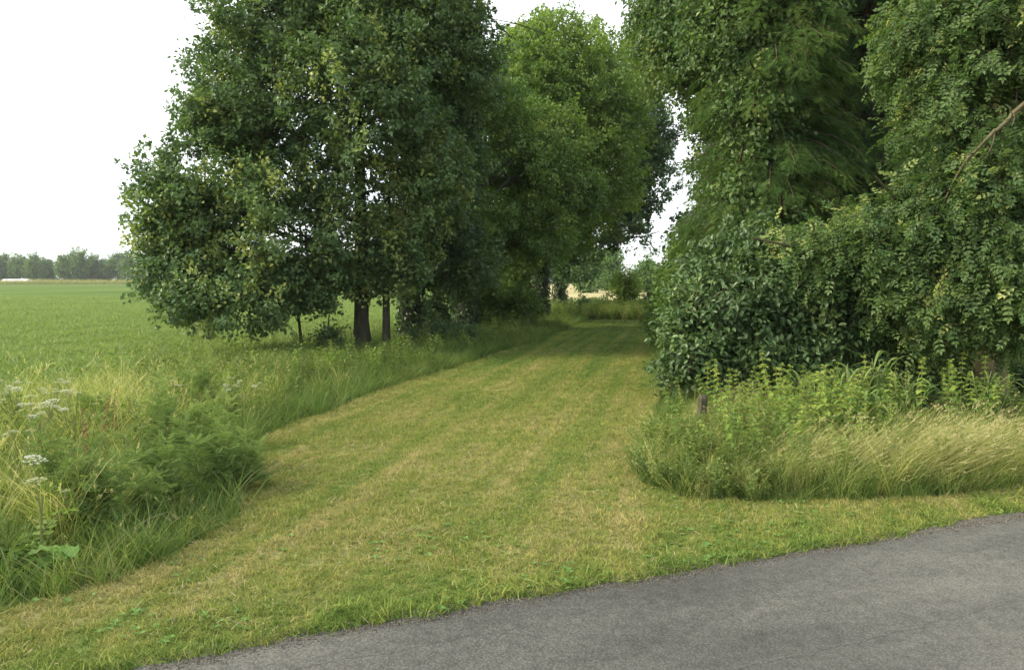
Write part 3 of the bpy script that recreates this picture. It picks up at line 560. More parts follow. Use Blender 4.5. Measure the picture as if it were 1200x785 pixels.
# right side, back to front
make_tree('spruce_backdrop_tree', 'dark dense tree behind the conifer on the right, mostly in shade', 'tree', (6.2, 18), 12, .3,
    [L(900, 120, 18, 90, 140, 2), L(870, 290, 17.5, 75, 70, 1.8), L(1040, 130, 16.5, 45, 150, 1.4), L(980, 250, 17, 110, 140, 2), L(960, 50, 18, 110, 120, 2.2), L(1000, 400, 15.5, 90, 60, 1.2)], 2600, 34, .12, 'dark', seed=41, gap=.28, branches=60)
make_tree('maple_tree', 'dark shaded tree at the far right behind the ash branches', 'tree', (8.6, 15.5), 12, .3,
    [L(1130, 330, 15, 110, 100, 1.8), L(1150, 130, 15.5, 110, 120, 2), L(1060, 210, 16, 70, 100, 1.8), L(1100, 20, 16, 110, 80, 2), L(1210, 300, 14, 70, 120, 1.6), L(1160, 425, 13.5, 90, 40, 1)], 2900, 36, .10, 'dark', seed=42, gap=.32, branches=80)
make_tree('field_maple_tree', 'tree beyond the conifer forming the far right side of the path', 'tree', (7.4, 27), 10, .22,
    [L(862, 250, 26, 36, 80, 2), L(822, 315, 25, 32, 45, 1.6), L(860, 150, 27, 50, 90, 2.2), L(810, 350, 27, 35, 20, 1.5)], 900, 34, .14, 'mid', seed=43, branches=60)
make_tree('ash_tree', 'tall broadleaf tree on the right whose top branches hang toward the path', 'tree', (4.6, 15.5), 9, .25,
    [L(800, 45, 14, 42, 50, 1.2), L(768, 20, 14.5, 24, 36, 1), L(850, 60, 13.5, 60, 80, 1.4), L(848, 150, 14, 30, 55, 1.1), L(830, -40, 14, 80, 55, 1.8), L(905, 20, 13, 60, 70, 1.3), L(885, 120, 12.3, 42, 60, .5), L(870, 215, 12.2, 40, 45, .45), L(905, 265, 11.8, 35, 30, .4), L(855, 225, 14.5, 32, 40, 1), L(770, 65, 14.5, 16, 40, .8)],
    2100, 36, .082, 'ash', seed=44, t0=.38, droop=.6, up=.0, gap=.41, branches=160, tips=.04, bm='bark_brown')

def conifer(name, label, base, h, rad, seed, nb, lm='conifer', zmin=.8):
    r = np.random.default_rng(seed); b0 = A([base[0], base[1], gz(*base)-.05]); root = thing(name, label, 'conifer', b0)
    tb = MB(); t = np.linspace(0, 1, 14); tube(tb, b0+A([0, 0, h])*t[:, None], .2*(1-.9*t)+.03, 10, .5, .3); tb.build('trunk', M['bark_brown'], root, smooth=True)
    bb = MB(); P = []; D = []; N_ = []; Sx = []; T = []
    for i in range(nb):
        z = zmin+(h-zmin)*r.random()**1.15; f = (z-zmin)/(h-zmin); ln = rad*(1-f)**.62*r.uniform(.7, 1.12)+.15; a = r.uniform(0, 2*pi); o = A([cos(a), sin(a), 0])
        s = b0+A([0, 0, z]); pts = bez(s, s+o*ln*.55+A([0, 0, .12*ln]), s+o*ln+A([0, 0, -.32*ln]), 9); tube(bb, pts, np.linspace(.022, .004, 9), 4)
        m = int(60+95*ln); u = r.uniform(.25, 1.05, m); j = np.clip(u*8, 0, 7.99); k = j.astype(int); p = pts[k]+(pts[k+1]-pts[k])*(j-k)[:, None]
        sdv = A([-o[1], o[0], 0]); off = r.normal(0, .16, m)*(.4+.6*(1.1-u)); p = p+sdv*off[:, None]+A([0, 0, 1])*r.normal(-.05, .05, m)[:, None]
        P.append(p); D.append(o[None]*.8+sdv[None]*(np.sign(off)*.6)[:, None]+r.normal(0, .25, (m, 3))+A([0, 0, -.35])); N_.append(r.normal(0, .25, (m, 3))+A([0, 0, 1])+o*.3)
        Sx.append(r.uniform(.07, .16, m)); tt = .42+.55*(r.random()-.5); T.append(np.clip(tt+r.normal(0, .1, m)+(r.random()<.1)*.35*(u < .6), 0, 1))
    P, D, N_, Sx, T = map(np.concatenate, (P, D, N_, Sx, T)); v, f, c = inst(FROND, P, D, N_, Sx)
    bb.build('branch', M['bark_brown'], root, 'stuff'); MB().add(v, f, np.repeat(T, c)).build('crown', M[lm], root, 'stuff'); return root
conifer('cypress_tree', 'tall conifer with drooping layered sprays, nearest the path', (4.15, 12.8), 11.5, 1.5, 51, 480)
conifer('cypress_tree', 'second conifer, shade put into its leaf colour, behind the glossy shrub, right of the drooping one', (6.2, 14.0), 11, 1.7, 52, 460, 'dark')  # darker leaf colour than the first cypress paints in the hollow's shade

make_tree('ash_tree', 'feathery ash at the right edge of the photo with an olive bough reaching down', 'tree', (6.9, 11.3), 7.5, .2,
    [L(1085, 330, 9.6, 60, 60, .7), L(1130, 260, 9.4, 75, 50, .8), L(1180, 320, 9.2, 60, 70, .8), L(1010, 300, 9.8, 55, 38, .6), L(950, 300, 10.0, 45, 30, .5), L(1120, 150, 9.8, 60, 60, .9), L(1180, 60, 9.6, 80, 70, 1), L(1100, 50, 10, 60, 60, .9),
     L(1170, 220, 9.2, 60, 45, .7), L(1110, 370, 9.6, 45, 30, .6), L(1195, 385, 9.3, 35, 28, .5), L(1180, -60, 9.8, 90, 60, 1), L(1060, 250, 9.8, 35, 35, .5)],
    2400, 17, .155, 'ash', tmpl=PINN, seed=45, t0=.40, tvar=.45, droop=.5, up=.1, gap=.37, gsc=.6, branches=260, tips=.16, tipt=.45, spread=.13, bm='bark_light')
# the bough itself
b = MB(); q = bez(at(1235, 95, 8.2), at(1190, 135, 8.4), at(1135, 185, 8.8), 12); q = q+np.vstack([np.zeros(3), np.random.default_rng(9).normal(0, .022, (10, 3)), np.zeros(3)]); tube(b, q, np.linspace(.034, .015, 12), 8, .5, .3); tube(b, bez(q[-1], at(1120, 205, 8.9), at(1105, 240, 9.1), 5), np.linspace(.02, .008, 5), 5)
ashroot = [o for o in C.objects if o.name.startswith('ash_tree') and 'feathery' in o.get('label', '')][0]
tube(b, bez(A(ashroot.location)+A([.0, 0, 4.6]), A(ashroot.location)*.4+at(1235, 95, 8.2)*.6+A([0, 0, 1.2]), at(1235, 95, 8.2), 8), np.linspace(.08, .05, 8), 8, .5, .3)
rr_ = np.random.default_rng(19)
for i_ in (3, 5, 6, 8, 10):
    e_ = q[i_]+A([rr_.normal(-.15, .15), rr_.normal(0, .15), rr_.uniform(-.35, .3)]); tube(b, bez(q[i_], (q[i_]+e_)/2+rr_.normal(0, .05, 3), e_, 5), [.009, .007, .005, .004, .002], 4)
b.build('bough', M['bark_light'], ashroot, smooth=True)
# glossy shrub at the corner
def gloss(label, base, lobes, n, seed, name='laurel_bush'):
    return make_tree(name, label, 'bush', base, 1.6, .05, lobes, n, 42, .086, 'laurel', tmpl=LEAF4, seed=seed, t0=.42, tvar=.4, droop=.25, up=.5, gap=.30, gsc=.5, branches=110, tips=.10, tipt=.25, tw=(.2, .5), spread=.13, noisy=.7, bm='bark_brown')
gloss('rounded glossy-leaved shrub at the corner of the path, above the old post', (2.75, 11.0),
      [L(835, 375, 10.4, 50, 55, .7), L(815, 420, 10.2, 36, 42, .5), L(880, 350, 10.6, 55, 45, .8), L(880, 420, 10.4, 55, 38, .7), L(850, 320, 11, 45, 30, .6), L(880, 305, 10.9, 40, 35, .45)], 1150, 61)
gloss('looser glossy shrub with arching shoots, next right of the corner shrub', (4.3, 11.2),
      [L(950, 380, 10.4, 60, 55, .7), L(1000, 420, 10.4, 50, 35, .6), L(940, 430, 10.2, 55, 30, .6), L(1045, 400, 10.6, 40, 40, .5), L(930, 340, 10.8, 45, 35, .6), L(990, 340, 10.6, 45, 45, .5), L(1060, 430, 10.3, 40, 28, .5)], 1000, 62)
shrub('elder_bush', 'shaded bush low at the right edge of the photo behind the reeds', 1150, 430, 12.2, 90, 38, .8, 380, .10, 'dark', 63)
shrub('hedge_bush', 'dark hedge bush along the right side halfway down the path', 800, 365, 19, 32, 38, 1.2, 330, .10, 'mid', 64)
shrub('hedge_bush', 'dark hedge bush at the far right end of the path', 790, 352, 28, 24, 24, 1.4, 240, .13, 'dark', 65)
shrub('hedge_bush', 'mid green hedge bush on the right just beyond the conifer', 815, 330, 15, 34, 60, 1, 420, .09, 'mid', 66)

# end of the path and beyond
shrub('end_hedge_bush', 'dark low hedge bush closing the right of the path end', 755, 362, 35, 16, 11, .8, 130, .11, 'dark', 71)
shrub('end_hedge_bush', 'dark low bush between the left trees and the path end', 680, 362, 34, 16, 9, .7, 110, .11, 'dark', 74)
shrub('end_hedge_bush', 'rusty green low bush at the left of the path end', 712, 362, 36, 22, 9, .8, 140, .11, 'mid', 72)
make_tree('birch_sapling', 'small light green tree standing where the path ends', 'tree', gp(737, 371.5), 1.9, .06, [L(735, 335, 34.5, 16, 16, .7), L(728, 345, 34.5, 12, 9, .5)], 120, 28, .13, 'lime', seed=73, branches=30, tips=.05, bm='bark_light')
far_lab = ['tall hazy tree beyond the path end, leftmost through the gap', 'hazy round tree beyond the path end, second through the gap', 'hazy tree beyond the path end, right of the small tree', 'low hazy tree beyond the path end against the hedge']
for i, (px, py, Y, rx, rz) in enumerate([(690, 325, 95, 16, 26), (715, 318, 110, 15, 30), (758, 322, 100, 13, 20), (775, 330, 120, 14, 16)]):
    c = at(px, py, Y); make_tree('distant_tree', far_lab[i], 'tree', (c[0], c[1]), c[2], .25, [L(px, py, Y, rx, rz*.8, rx*Y/FPX), L(px+rx*.3, py-rz*.4, Y, rx*.6, rz*.5, 1.2), L(px-rx*.4, py+rz*.2, Y, rx*.6, rz*.5, 1.2)], 240, 20, .38, 'far', seed=80+i, branches=20, tw=(.5, 1), spread=.5, tips=0, group='trees beyond the path end', gsc=2)

# far tree line across the field
def far_proto(seed, wid):
    r = np.random.default_rng(seed); lobes = [((0, 0, 6.2), (3.4*wid, 3.2, 3.8)), ((-1.8*wid, 0, 4.6), (2.6*wid, 2.6, 3)), ((1.9*wid, .3, 5), (2.4*wid, 2.6, 3.2)), ((.5, 0, 8.6), (2.2*wid, 2.2, 2.2)), ((-.3, -.5, 3), (3.6*wid, 2.5, 2.4))]
    (V, F, T), P, tv, Ln, k = crown(lobes, 520, 16, .5, tw=(.6, 1.2), spread=.45, gsc=2.2, gap=.33, tips=0, seed=seed, t0=.45, tvar=.55)
    b = MB().add(V, F, T); t = MB(); tube(t, [(0, 0, -.2), (.1, 0, 2.5), (0, 0, 6)], [.35, .28, .12], 7)
    return t.mesh('trunk', M['bark']), b.mesh('crown', M['far'])
protos = [far_proto(200+s, w) for s, w in enumerate((1, 1.15, .85, 1.05))]
fx = [-12, 6, 24, 44, 57, 76, 92, 108, 124, 139, 156, 172, 190, 208]
fh = [30, 32, 31, 31, 27, 31, 37, 30, 26, 33, 37, 31, 28, 30]
ordn = ['first in line, cut by the photo edge', 'second in line from the photo edge', 'third in line from the photo edge', 'fourth in line from the photo edge', 'fifth and low, before the tall one', 'sixth in line, left of the tall one', 'seventh in line and taller than its neighbours', 'eighth in line, right of the tall one', 'ninth in line and the lowest', 'tenth in line, right of the lowest', 'round and tall, eleventh in line', 'twelfth in line, touching the oak outline', 'just hidden by the oak leaves', 'second one hidden behind the oak leaves']
fh = [h*1.12 for h in fh]
for i, (px, hh) in enumerate(zip(fx, fh)):
    Yd = 318+random.uniform(-6, 6); c = at(px, 328, Yd); tm, cm = protos[i % 4]
    root = thing('field_edge_tree', 'hazy tree across the field, '+ordn[i], 'tree', (c[0], c[1], 0), 'trees across the field')
    s = hh*Yd/FPX/10.6; root.scale = (s*1.05, s, s); root.rotation_euler = (0, 0, random.uniform(0, 6.28))
    link('trunk', tm, root); link('crown', cm, root, 'stuff')
# the line goes on behind the left row as one mass
fs = []
for tm, cm in protos: fs += [bpy.data.objects.new('wood_crown', cm)]
px = np.concatenate([np.arange(-620, -22, 14.), np.arange(226, 720, 13.)]); n = len(px); x = (px-600)/FPX*322; scatter('far_wood', np.stack([x, 322+rng.uniform(-8, 8, n), x*0], -1), rots(n, 0), rng.uniform(.9, 1.2, n), fs)
x = rng.uniform(-450, 60, 360); scatter('far_wood_undergrowth', np.stack([x, 326+rng.uniform(-6, 6, 360), x*0-2], -1), rots(360, 0), rng.uniform(.35, .6, 360), fs)

# ---------------------------------------------------------------- single plants of the verges
def on(x, y, dz=-.02): return (x, y, gz(x, y)+dz)
def feather_plant(label, x, y, h, seed, group=None):
    r = np.random.default_rng(seed); root = thing('mugwort_plant', label, 'plant', on(x, y), group); o0 = A(root.location); sb = MB(); lb = MB()
    for st in range(5):
        hh = h*r.uniform(.7, 1.05); ax = r.uniform(0, 2*pi); base = o0+A([cos(ax), sin(ax), 0])*.05; tip = base+A([cos(ax)*.22*hh, sin(ax)*.22*hh, hh]); pts = bez(base, (base+tip)/2+A([0, 0, .1]), tip, 8); tube(sb, pts, np.linspace(.006, .002, 8), 4, .4)
        n = 34; u = np.sort(r.uniform(.12, 1, n)); j = u*6.99; k = j.astype(int); p = pts[k]+(pts[k+1]-pts[k])*(j-k)[:, None]; a = r.uniform(0, 2*pi, n)
        D = np.stack([np.cos(a), np.sin(a), r.uniform(.2, .9, n)], -1); ln = (.2-.12*u)*r.uniform(.7, 1.2, n)
        for q in range(3):
            P = p+nrm(D)*(ln*q*.3)[:, None]; v, f, c = inst(FERN, P, D+r.normal(0, .35, (n, 3)), r.normal(0, .4, (n, 3))+A([0, 0, 1]), ln*r.uniform(.55, .9, n)); lb.add(v, f, np.repeat(np.clip(.25+.45*u+r.normal(0, .1, n), 0, 1), c))
    a1 = sb.build('stem', M['stem'], root); a2 = lb.build('foliage', M['mugwort'], root, 'stuff'); kids(root, [a1, a2]); return root
mw = [feather_plant('dark feathery mugwort bulging over the lawn corner at the left', -2.25, 5.75, .62, 301, 'feathery mugworts on the left bank'),
      feather_plant('tallest feathery mugwort, a dark upright one behind the lawn corner', -2.75, 6.4, .85, 302, 'feathery mugworts on the left bank'),
      feather_plant('mugwort at the lower left, nearest the road', -2.55, 4.75, .55, 303, 'feathery mugworts on the left bank')]
mw_l = [(-2.5, 5.35, .95, 'mugwort directly beside the curve of the lawn edge'), (-2.85, 5.0, .9, 'mugwort above the large dock leaves'),
        (-3.6, 5.0, .95, 'mugwort under the big white umbels'),
        (-2.05, 5.95, .75, 'small mugwort at the outermost bulge onto the lawn'), (-2.35, 6.5, .8, 'small mugwort where the lawn edge bends back'), (-3.9, 7.4, 1.0, 'mugwort in front of the small white umbels'), (-2.9, 7.3, .9, 'mugwort midway along the left verge'), (-3.4, 8.6, .9, 'mugwort far back in the left verge'),
        (-2.3, 5.05, .7, 'low mugwort between corner and dock'), (-2.9, 4.1, .75, 'mugwort at the bottom left corner')]
for i, (x, y, s_, l) in enumerate(mw_l): dup(mw[i % 3], on(x, y), i*1.7, s_, l, 'feathery mugworts on the left bank')
# white umbels
def umbel_mesh(seed, R_=.05):
    r = np.random.default_rng(seed); b = MB(); n = 18; a = np.arange(n)*2.4; rr = R_*np.sqrt((np.arange(n)+.5)/n)
    for i in range(n):
        c = A([rr[i]*cos(a[i]), rr[i]*sin(a[i]), .028-.25*rr[i]**2/R_+r.normal(0, .002)]); tube(b, [(0, 0, 0), c], [.0012, .0008], 3, 0)
        m = 9; q = r.random(m)*2*pi; w = r.random(m)*.011; P = c+np.stack([w*np.cos(q), w*np.sin(q), .002*r.random(m)], -1); d = r.uniform(0, 6.3, m)
        v, f, k = inst(LEAF2, P, np.stack([np.cos(d), np.sin(d), 0*d+.2], -1), np.tile(A([[0, 0, 1.]]), (m, 1)), np.full(m, .009)); b.add(v, f, r.uniform(.4, 1))
    return b.mesh('umbel', M['umbel'])
um = [umbel_mesh(s, w) for s, w in ((1, .05), (2, .04), (3, .055))]
def umbel_plant(label, x, y, heads, lsz=.2, seed=1, grp='white umbel flowers in the left verge'):
    r = np.random.default_rng(seed); root = thing('hogweed_plant', label, 'wildflower', on(x, y), grp); o0 = A(root.location); sb = MB()
    hmax = max(h[2] for h in heads); tube(sb, bez(o0, o0+A([0, 0, hmax*.5]), o0+A([.02, 0, hmax*.7]), 6), np.linspace(.008, .005, 6), 5, .5)
    for (dx, dy, dz, sc_) in heads:
        j = o0+A([.01, 0, hmax*r.uniform(.35, .6)]); e = o0+A([dx, dy, dz]); tube(sb, bez(j, (j+e)/2+A([dx*.3, dy*.3, -.02]), e, 5), np.linspace(.004, .0022, 5), 4, .5)
        o = link('umbel', um[r.integers(3)], root); o.location = (dx, dy, dz); o.scale = (sc_*.88,)*3; o.rotation_euler = (r.normal(0, .15)+.12, r.normal(0, .15), r.uniform(0, 6))
    sb.build('stem', M['stem'], root)
    for i in range(5):
        a = r.uniform(0, 6.28); v, f, c = inst(PINN, o0[None]+A([[0, 0, hmax*r.uniform(.1, .5)]]), A([[cos(a), sin(a), .5]]), A([[0, 0, 1.]]), A([lsz])); MB().add(v, f, r.uniform(.3, .7)).build('leaf', M['nettle'], root)
umbel_plant('plant with two large flat white flower heads at the far left', *at(45, 560, 4.3)[:2], [(-.02, 0, .60, 1.25), (.0, -.02, .49, 1.15), (.12, .05, .42, .6)], seed=1)
k = 6
for (px, py, Y, nh, l) in [(18, 452, 6.8, 6, 'leftmost bunch of small creamy flower heads at the photo edge'), (55, 450, 7.2, 7, 'creamy flower heads on top of the left verge, highest bunch'), (42, 473, 6.2, 6, 'creamy flower heads just below the highest bunch'), (85, 462, 6.6, 5, 'creamy flower heads right of the highest bunch'),
                        (20, 492, 5.6, 4, 'low creamy flower heads near the left photo edge'), (262, 445, 9.2, 4, 'small white flower heads in front of the oak, left bunch'), (282, 448, 9.0, 3, 'small white flower heads in front of the oak, right bunch'), (200, 450, 8.8, 2, 'pair of tiny white flower heads alone in mid verge')]:
    k += 1; c = at(px, py, Y); r = np.random.default_rng(k); h = max(c[2]-.02, .35); umbel_plant(l, c[0], c[1], [(r.normal(0, .15), r.normal(0, .12), h*r.uniform(.8, 1.08), r.uniform(.6, 1.1)) for _ in range(int(nh*1.7))], .15, k)
# rusty seed stalks
def stalk(seed, h):
    r = np.random.default_rng(seed); sb = MB(); hb = MB(); tube(sb, bez(A([0, 0, 0.]), A([0, 0, h*.6]), A([.06, .02, h]), 8), np.linspace(.005, .002, 8), 4, .3)
    n = 220; z = r.uniform(.45, 1, n)*h; a = r.uniform(0, 6.28, n); rr = r.random(n)*.03*(1.3-z/h); v, f, c = inst(LEAF2, np.stack([rr*np.cos(a)+.06*(z/h)**2, rr*np.sin(a), z], -1), np.stack([np.cos(a), np.sin(a), a*0+.6], -1), r.normal(0, 1, (n, 3)), r.uniform(.008, .016, n)); hb.add(v, f, np.repeat(r.random(n), c)); return sb.mesh('stem', M['drystem']), hb.mesh('seed_head', M['rust'])
M['rust'] = leafmat('rusty_seed', [(.09, .045, .025), (.16, .08, .04), (.22, .13, .06), (.3, .2, .1)], .2, .8, .1)
sk = [stalk(s, h) for s, h in ((1, .8), (2, .9), (3, .7))]
for i, (px, py, Y) in enumerate([(112, 470, 6.0), (128, 462, 6.4), (98, 490, 5.6), (238, 490, 7.6), (225, 478, 8.2), (330, 445, 10.5), (352, 440, 11), (188, 505, 6.4), (148, 475, 7.2), (395, 430, 12)]):
    c = at(px, py, Y); root = thing('dock_seed_stalk', 'rusty brown dock stalk standing up in the left verge grass', 'wild plant', on(c[0], c[1]), 'rusty dock stalks in the left verge'); s0 = sk[i % 3]; sc_ = max(c[2]+.05, .5)/(.8, .9, .7)[i % 3]
    root.scale = (sc_,)*3; root.rotation_euler = (random.uniform(-.1, .1), random.uniform(-.1, .1), i); link('stem', s0[0], root); link('seed_head', s0[1], root)
# broad dock at the bottom left
def dock(label, x, y, n, ln, seed):
    r = np.random.default_rng(seed); root = thing('dock_plant', label, 'wild plant', on(x, y), None); big = []
    g = 9; u = np.linspace(0, 1, g)
    for i in range(n):
        a = r.uniform(0, 6.28); D = nrm(A([cos(a), sin(a), r.uniform(.3, .9)])); X = nrm(np.cross(D, A([0, 0, 1.]))); l = ln*r.uniform(.7, 1.15); w = .19*l/1*(np.sin(np.pi*np.clip(u, .0, 1)**.8)+.02)
        cen = A(root.location)+D*(u*l)[:, None]+A([0, 0, 1.])*(-.35*l*u**2.2)[:, None]+A([0, 0, .04+.1*r.random()]); wav = .012*np.sin(u*19+i)
        V = np.concatenate([cen-X*w[:, None]+A([0, 0, 1])*(wav+.18*w)[:, None], cen, cen+X*w[:, None]+A([0, 0, 1])*(-wav+.18*w)[:, None]]); F = []
        for k in range(g-1):
            for s_ in (0, g): F += [(s_+k, s_+k+1, s_+g+k+1), (s_+k, s_+g+k+1, s_+g+k)]
        MB().add(V, F, r.uniform(.35, .8)).build('leaf', M['dock'], root, smooth=True)
dock('broad pale green dock leaves in the grass at the lower left', *gp(75, 668), 9, .24, 5)
dock('smaller dock rosette left of the broad-leaved one', *gp(25, 672), 7, .17, 6)
# fallen pale grass stalks leaning out over the left bank
def wildoat(label, p0, p1, n, seed):
    r = np.random.default_rng(seed); root = thing('wild_oat_stalk', label, 'grass stalk', on(p0[0], p0[1])); sb = MB(); p0 = A(root.location); p1 = A(p1); pts = bez(p0, (p0+p1)/2+A([0, 0, .12]), p1, 9); tube(sb, pts, np.linspace(.0035, .0015, 9), 4, .7); sb.build('stem', M['drystem'], root)
    for i in range(n):
        q = pts[8-(i % 4)]; e = q+A([r.normal(0, .05), r.normal(0, .04), -.03+r.normal(0, .02)]); m = 10; D = np.tile(nrm(e-q+A([.02, 0, -.04])), (m, 1)); v, f, c = inst(NARROW, np.repeat(e[None], m, 0)+D*r.uniform(-.02, .02, (m, 1)), D+r.normal(0, .18, (m, 3)), r.normal(0, 1, (m, 3)), np.full(m, .035)); h = MB().add(v, f, .8); tube(h, [q, (q+e)/2+A([0, 0, .01]), e], .0008, 3, .7); h.build('seed_head', M['drystem'], root)
wildoat('long pale oat stalk slanting up to the right over the lower left weeds', (-2.35, 4.25), at(196, 600, 4.75), 4, 1)
wildoat('short pale oat stalk with a drooping head low on the left bank', (-2.2, 4.5), at(172, 672, 4.35), 2, 2)
# nettles
def nettle(seed, h):
    r = np.random.default_rng(seed); sb = MB(); lb = MB(); top = A([r.normal(0, .05), r.normal(0, .05), h]); pts = bez(A([0, 0, 0.]), A([0, 0, h*.5]), top, 8); tube(sb, pts, np.linspace(.004, .002, 8), 4, .5); n = 11
    for i in range(n):
        u = .25+.75*i/(n-1); j = u*6.99; k = int(j); p = pts[k]+(pts[k+1]-pts[k])*(j-k); a0 = i*pi/2+r.normal(0, .2); sz = (.078-.04*max(0, (u-.55)/.45))*r.uniform(.85, 1.15)
        for s_ in (0, pi):
            a = a0+s_; v, f, c = inst(LEAF4, p[None], A([[cos(a), sin(a), -.35+.9*max(0, u-.8)*3]]), A([[cos(a)*.5, sin(a)*.5, 1.]]), A([[sz*1.25, sz, sz]])); lb.add(v, f, np.clip(.22+.3*u**2+r.normal(0, .1), 0, 1))
        if u > .5:
            m = 8; a = r.uniform(0, 6.3, m); v, f, c = inst(NARROW, np.repeat(p[None], m, 0), np.stack([np.cos(a), np.sin(a), -a*0-.5], -1), r.normal(0, 1, (m, 3)), np.full(m, .04)); lb.add(v, f, .8)
    return sb.mesh('stem', M['stem']), lb.mesh('foliage', M['nettle'])
nt_ = [nettle(s, h) for s, h in ((1, .62), (2, .7), (3, .55), (4, .66))]
def put_nettle(x, y, sc_, label, grp, i):
    root = thing('nettle_plant', label, 'wild plant', on(x, y), grp); root.scale = (sc_,)*3; root.rotation_euler = (random.gauss(0, .17), random.gauss(.06, .17), random.uniform(0, 6.3)); a, b_ = random.choice(nt_); link('stem', a, root); link('foliage', b_, root, 'stuff')
i = 0
while i < 190:
    px = random.uniform(778, 1050); Y = random.uniform(6.2, 8.9); x = (px-600)/FPX*Y*1.01
    if not inpoly(A([x]), A([Y]), verge_right)[0] or segdist(A([x]), A([Y]), RE)[0] < .3 or (798 < px < 846 and Y < 8.4): i += .1; continue
    put_nettle(x, Y, random.uniform(.65, 1.15)*(.75 if Y < 7 else 1), 'yellow-green nettle in the dense patch below the glossy shrubs', 'nettles below the glossy shrubs', int(i)); i += 1
for i in range(26):
    px = random.uniform(1060, 1230); Y = random.uniform(7.8, 9.3); put_nettle((px-600)/FPX*Y, Y, random.uniform(.85, 1.2), 'nettle behind the leaning hay near the right photo edge', 'nettles behind the leaning hay', i)
# reeds
def reed(label, x, y, n, h, seed, grp='reed clumps in the right verge'):
    r = np.random.default_rng(seed); b = MB(); root = thing('reed_plant', label, 'reed', on(x, y), grp); o0 = A(root.location)
    for i in range(n):
        a = r.uniform(0, 6.28); st = o0+A([r.normal(0, .08), r.normal(0, .06), h*r.uniform(.2, .75)]); D = A([cos(a), sin(a), 0]); l = r.uniform(.25, .45); pts = bez(st, st+D*l*.4+A([0, 0, l*.7]), st+D*l+A([0, 0, l*.25]), 7); w = .013*np.sin(np.linspace(.35, pi, 7)); sd_ = A([-D[1], D[0], 0])
        V = np.concatenate([pts-sd_*w[:, None], pts+sd_*w[:, None]]); F = []
        for k in range(6): F += [(k, k+1, 8+k), (k, 8+k, 7+k)]
        b.add(V, F, r.uniform(.2, .9))
    s_ = MB()
    for i in range(7): e = o0+A([r.normal(0, .1), r.normal(0, .08), h*r.uniform(.7, 1)]); tube(s_, [o0+A([r.normal(0, .06), r.normal(0, .05), 0]), e], [.005, .003], 4, .5)
    s_.build('stem', M['stem'], root); b.build('foliage', M['reed'], root, 'stuff')
for i, (px, Y, h, l) in enumerate([(1000, 8.3, .75, 'bluish reed clump right of the nettles, left one'), (1035, 8.5, .85, 'tallest bluish reed clump behind the nettles'), (1065, 8.2, .65, 'reed clump behind the leaning hay, right of the tallest'), (1020, 7.6, .5, 'low reed clump in front of the tallest one'), (1165, 8.6, .6, 'small reed clump near the right photo edge'), (955, 8.8, .55, 'reed clump half hidden among the nettles')]):
    reed(l, (px-600)/FPX*Y, Y, 46, h, 700+i)
# old post under the corner shrub
pb = MB(); c = at(821, 470, 8.1); n = 8; a = np.arange(n)*2*pi/n+.3; pr = [(0, .055), (.25, .052), (.43, .048), (.46, .034)]
V = np.concatenate([np.stack([c[0]+r_*np.cos(a)*A([1, .9, 1.1, 1, .95, 1, 1.05, 1])+z*.06, c[1]+r_*np.sin(a), 0*a+z-.05], -1) for z, r_ in pr]); F = []
for k in range(3):
    for j in range(n): q = (j+1) % n; F += [(k*n+j, k*n+q, k*n+n+q), (k*n+j, k*n+n+q, k*n+n+j)]
F += [(3*n, 3*n+j, 3*n+j+1) for j in range(1, n-1)]; pb.add(V, F); o = pb.build('wooden_post', M['deadwood']); tag(o, 'short weathered wooden post under the corner shrub', 'post')
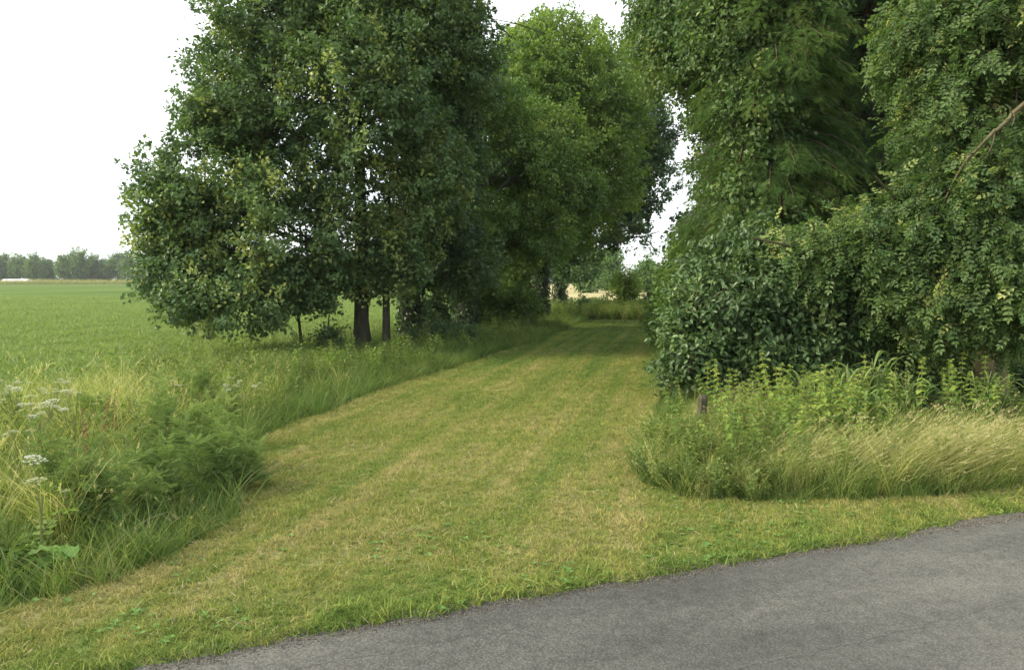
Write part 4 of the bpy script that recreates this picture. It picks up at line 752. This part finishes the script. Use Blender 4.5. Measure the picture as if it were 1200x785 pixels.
# low white tunnels at the far side of the field
M['white'] = groundmat('white_sheet', [(.66, .67, .66), (.78, .78, .77), (.85, .85, .84)], .5, 3)
M['doorgrey'] = groundmat('grey_door', [(.25, .26, .26), (.3, .3, .3), (.35, .35, .35)], 1, 3)
def tunnel(label, x, y, ln, h, w):
    root = thing('polytunnel', label, 'polytunnel', (x, y, 0)); b = MB(); m = 9; a = np.linspace(0, pi, m); xs = np.linspace(-ln/2, ln/2, 11); V = []
    for xx in xs: V.append(np.stack([np.full(m, x+xx), y-np.cos(a)*w/2, np.sin(a)*h], -1))
    V = np.concatenate(V); F = []
    for i in range(10):
        for j in range(m-1): F += [(i*m+j, i*m+m+j, i*m+m+j+1), (i*m+j, i*m+m+j+1, i*m+j+1)]
    for e in (0, 10): F += [(e*m, e*m+j, e*m+j+1) for j in range(1, m-1)]
    b.add(V, F).build('cover', M['white'], root)
    d = MB(); xe = x+ln/2+.03; d.add([(xe, y-.5, 0), (xe, y+.5, 0), (xe, y+.5, h*.75), (xe, y-.5, h*.75), (xe+.05, y-.5, 0), (xe+.05, y+.5, 0), (xe+.05, y+.5, h*.75), (xe+.05, y-.5, h*.75)], [(4, 5, 6), (4, 6, 7), (0, 4, 7), (0, 7, 3), (1, 5, 6), (1, 6, 2), (3, 7, 6), (3, 6, 2)]); d.build('door', M['doorgrey'], root)
c = at(23, 328, 300); tunnel('long low white tunnel before the hazy trees at the left photo edge', c[0], 298, 9.5, 1.9, 4)
c = at(165, 328, 300); tunnel('tiny white tunnel across the field beside the oak outline', c[0], 300, 3.4, 1.5, 3)

# ---------------------------------------------------------------- air
hb = bpy.data.meshes.new('haze'); x0, x1, y0, y1, z0, z1 = -3600, 3600, -3100, 4600, -1.2, 24
hb.from_pydata([(x, y, z) for z in (z0, z1) for y in (y0, y1) for x in (x0, x1)], [], [(0, 2, 3, 1), (4, 5, 7, 6), (0, 1, 5, 4), (2, 6, 7, 3), (0, 4, 6, 2), (1, 3, 7, 5)]); hm, hn, ho = mat('haze'); v = hn.nodes.new('ShaderNodeVolumePrincipled')
v.inputs['Color'].default_value = (.93, .96, 1, 1); v.inputs['Density'].default_value = .00025; v.inputs['Anisotropy'].default_value = .2; hn.links.new(v.outputs[0], ho.inputs['Volume']); hb.materials.append(hm); link('haze', hb, None, 'stuff')
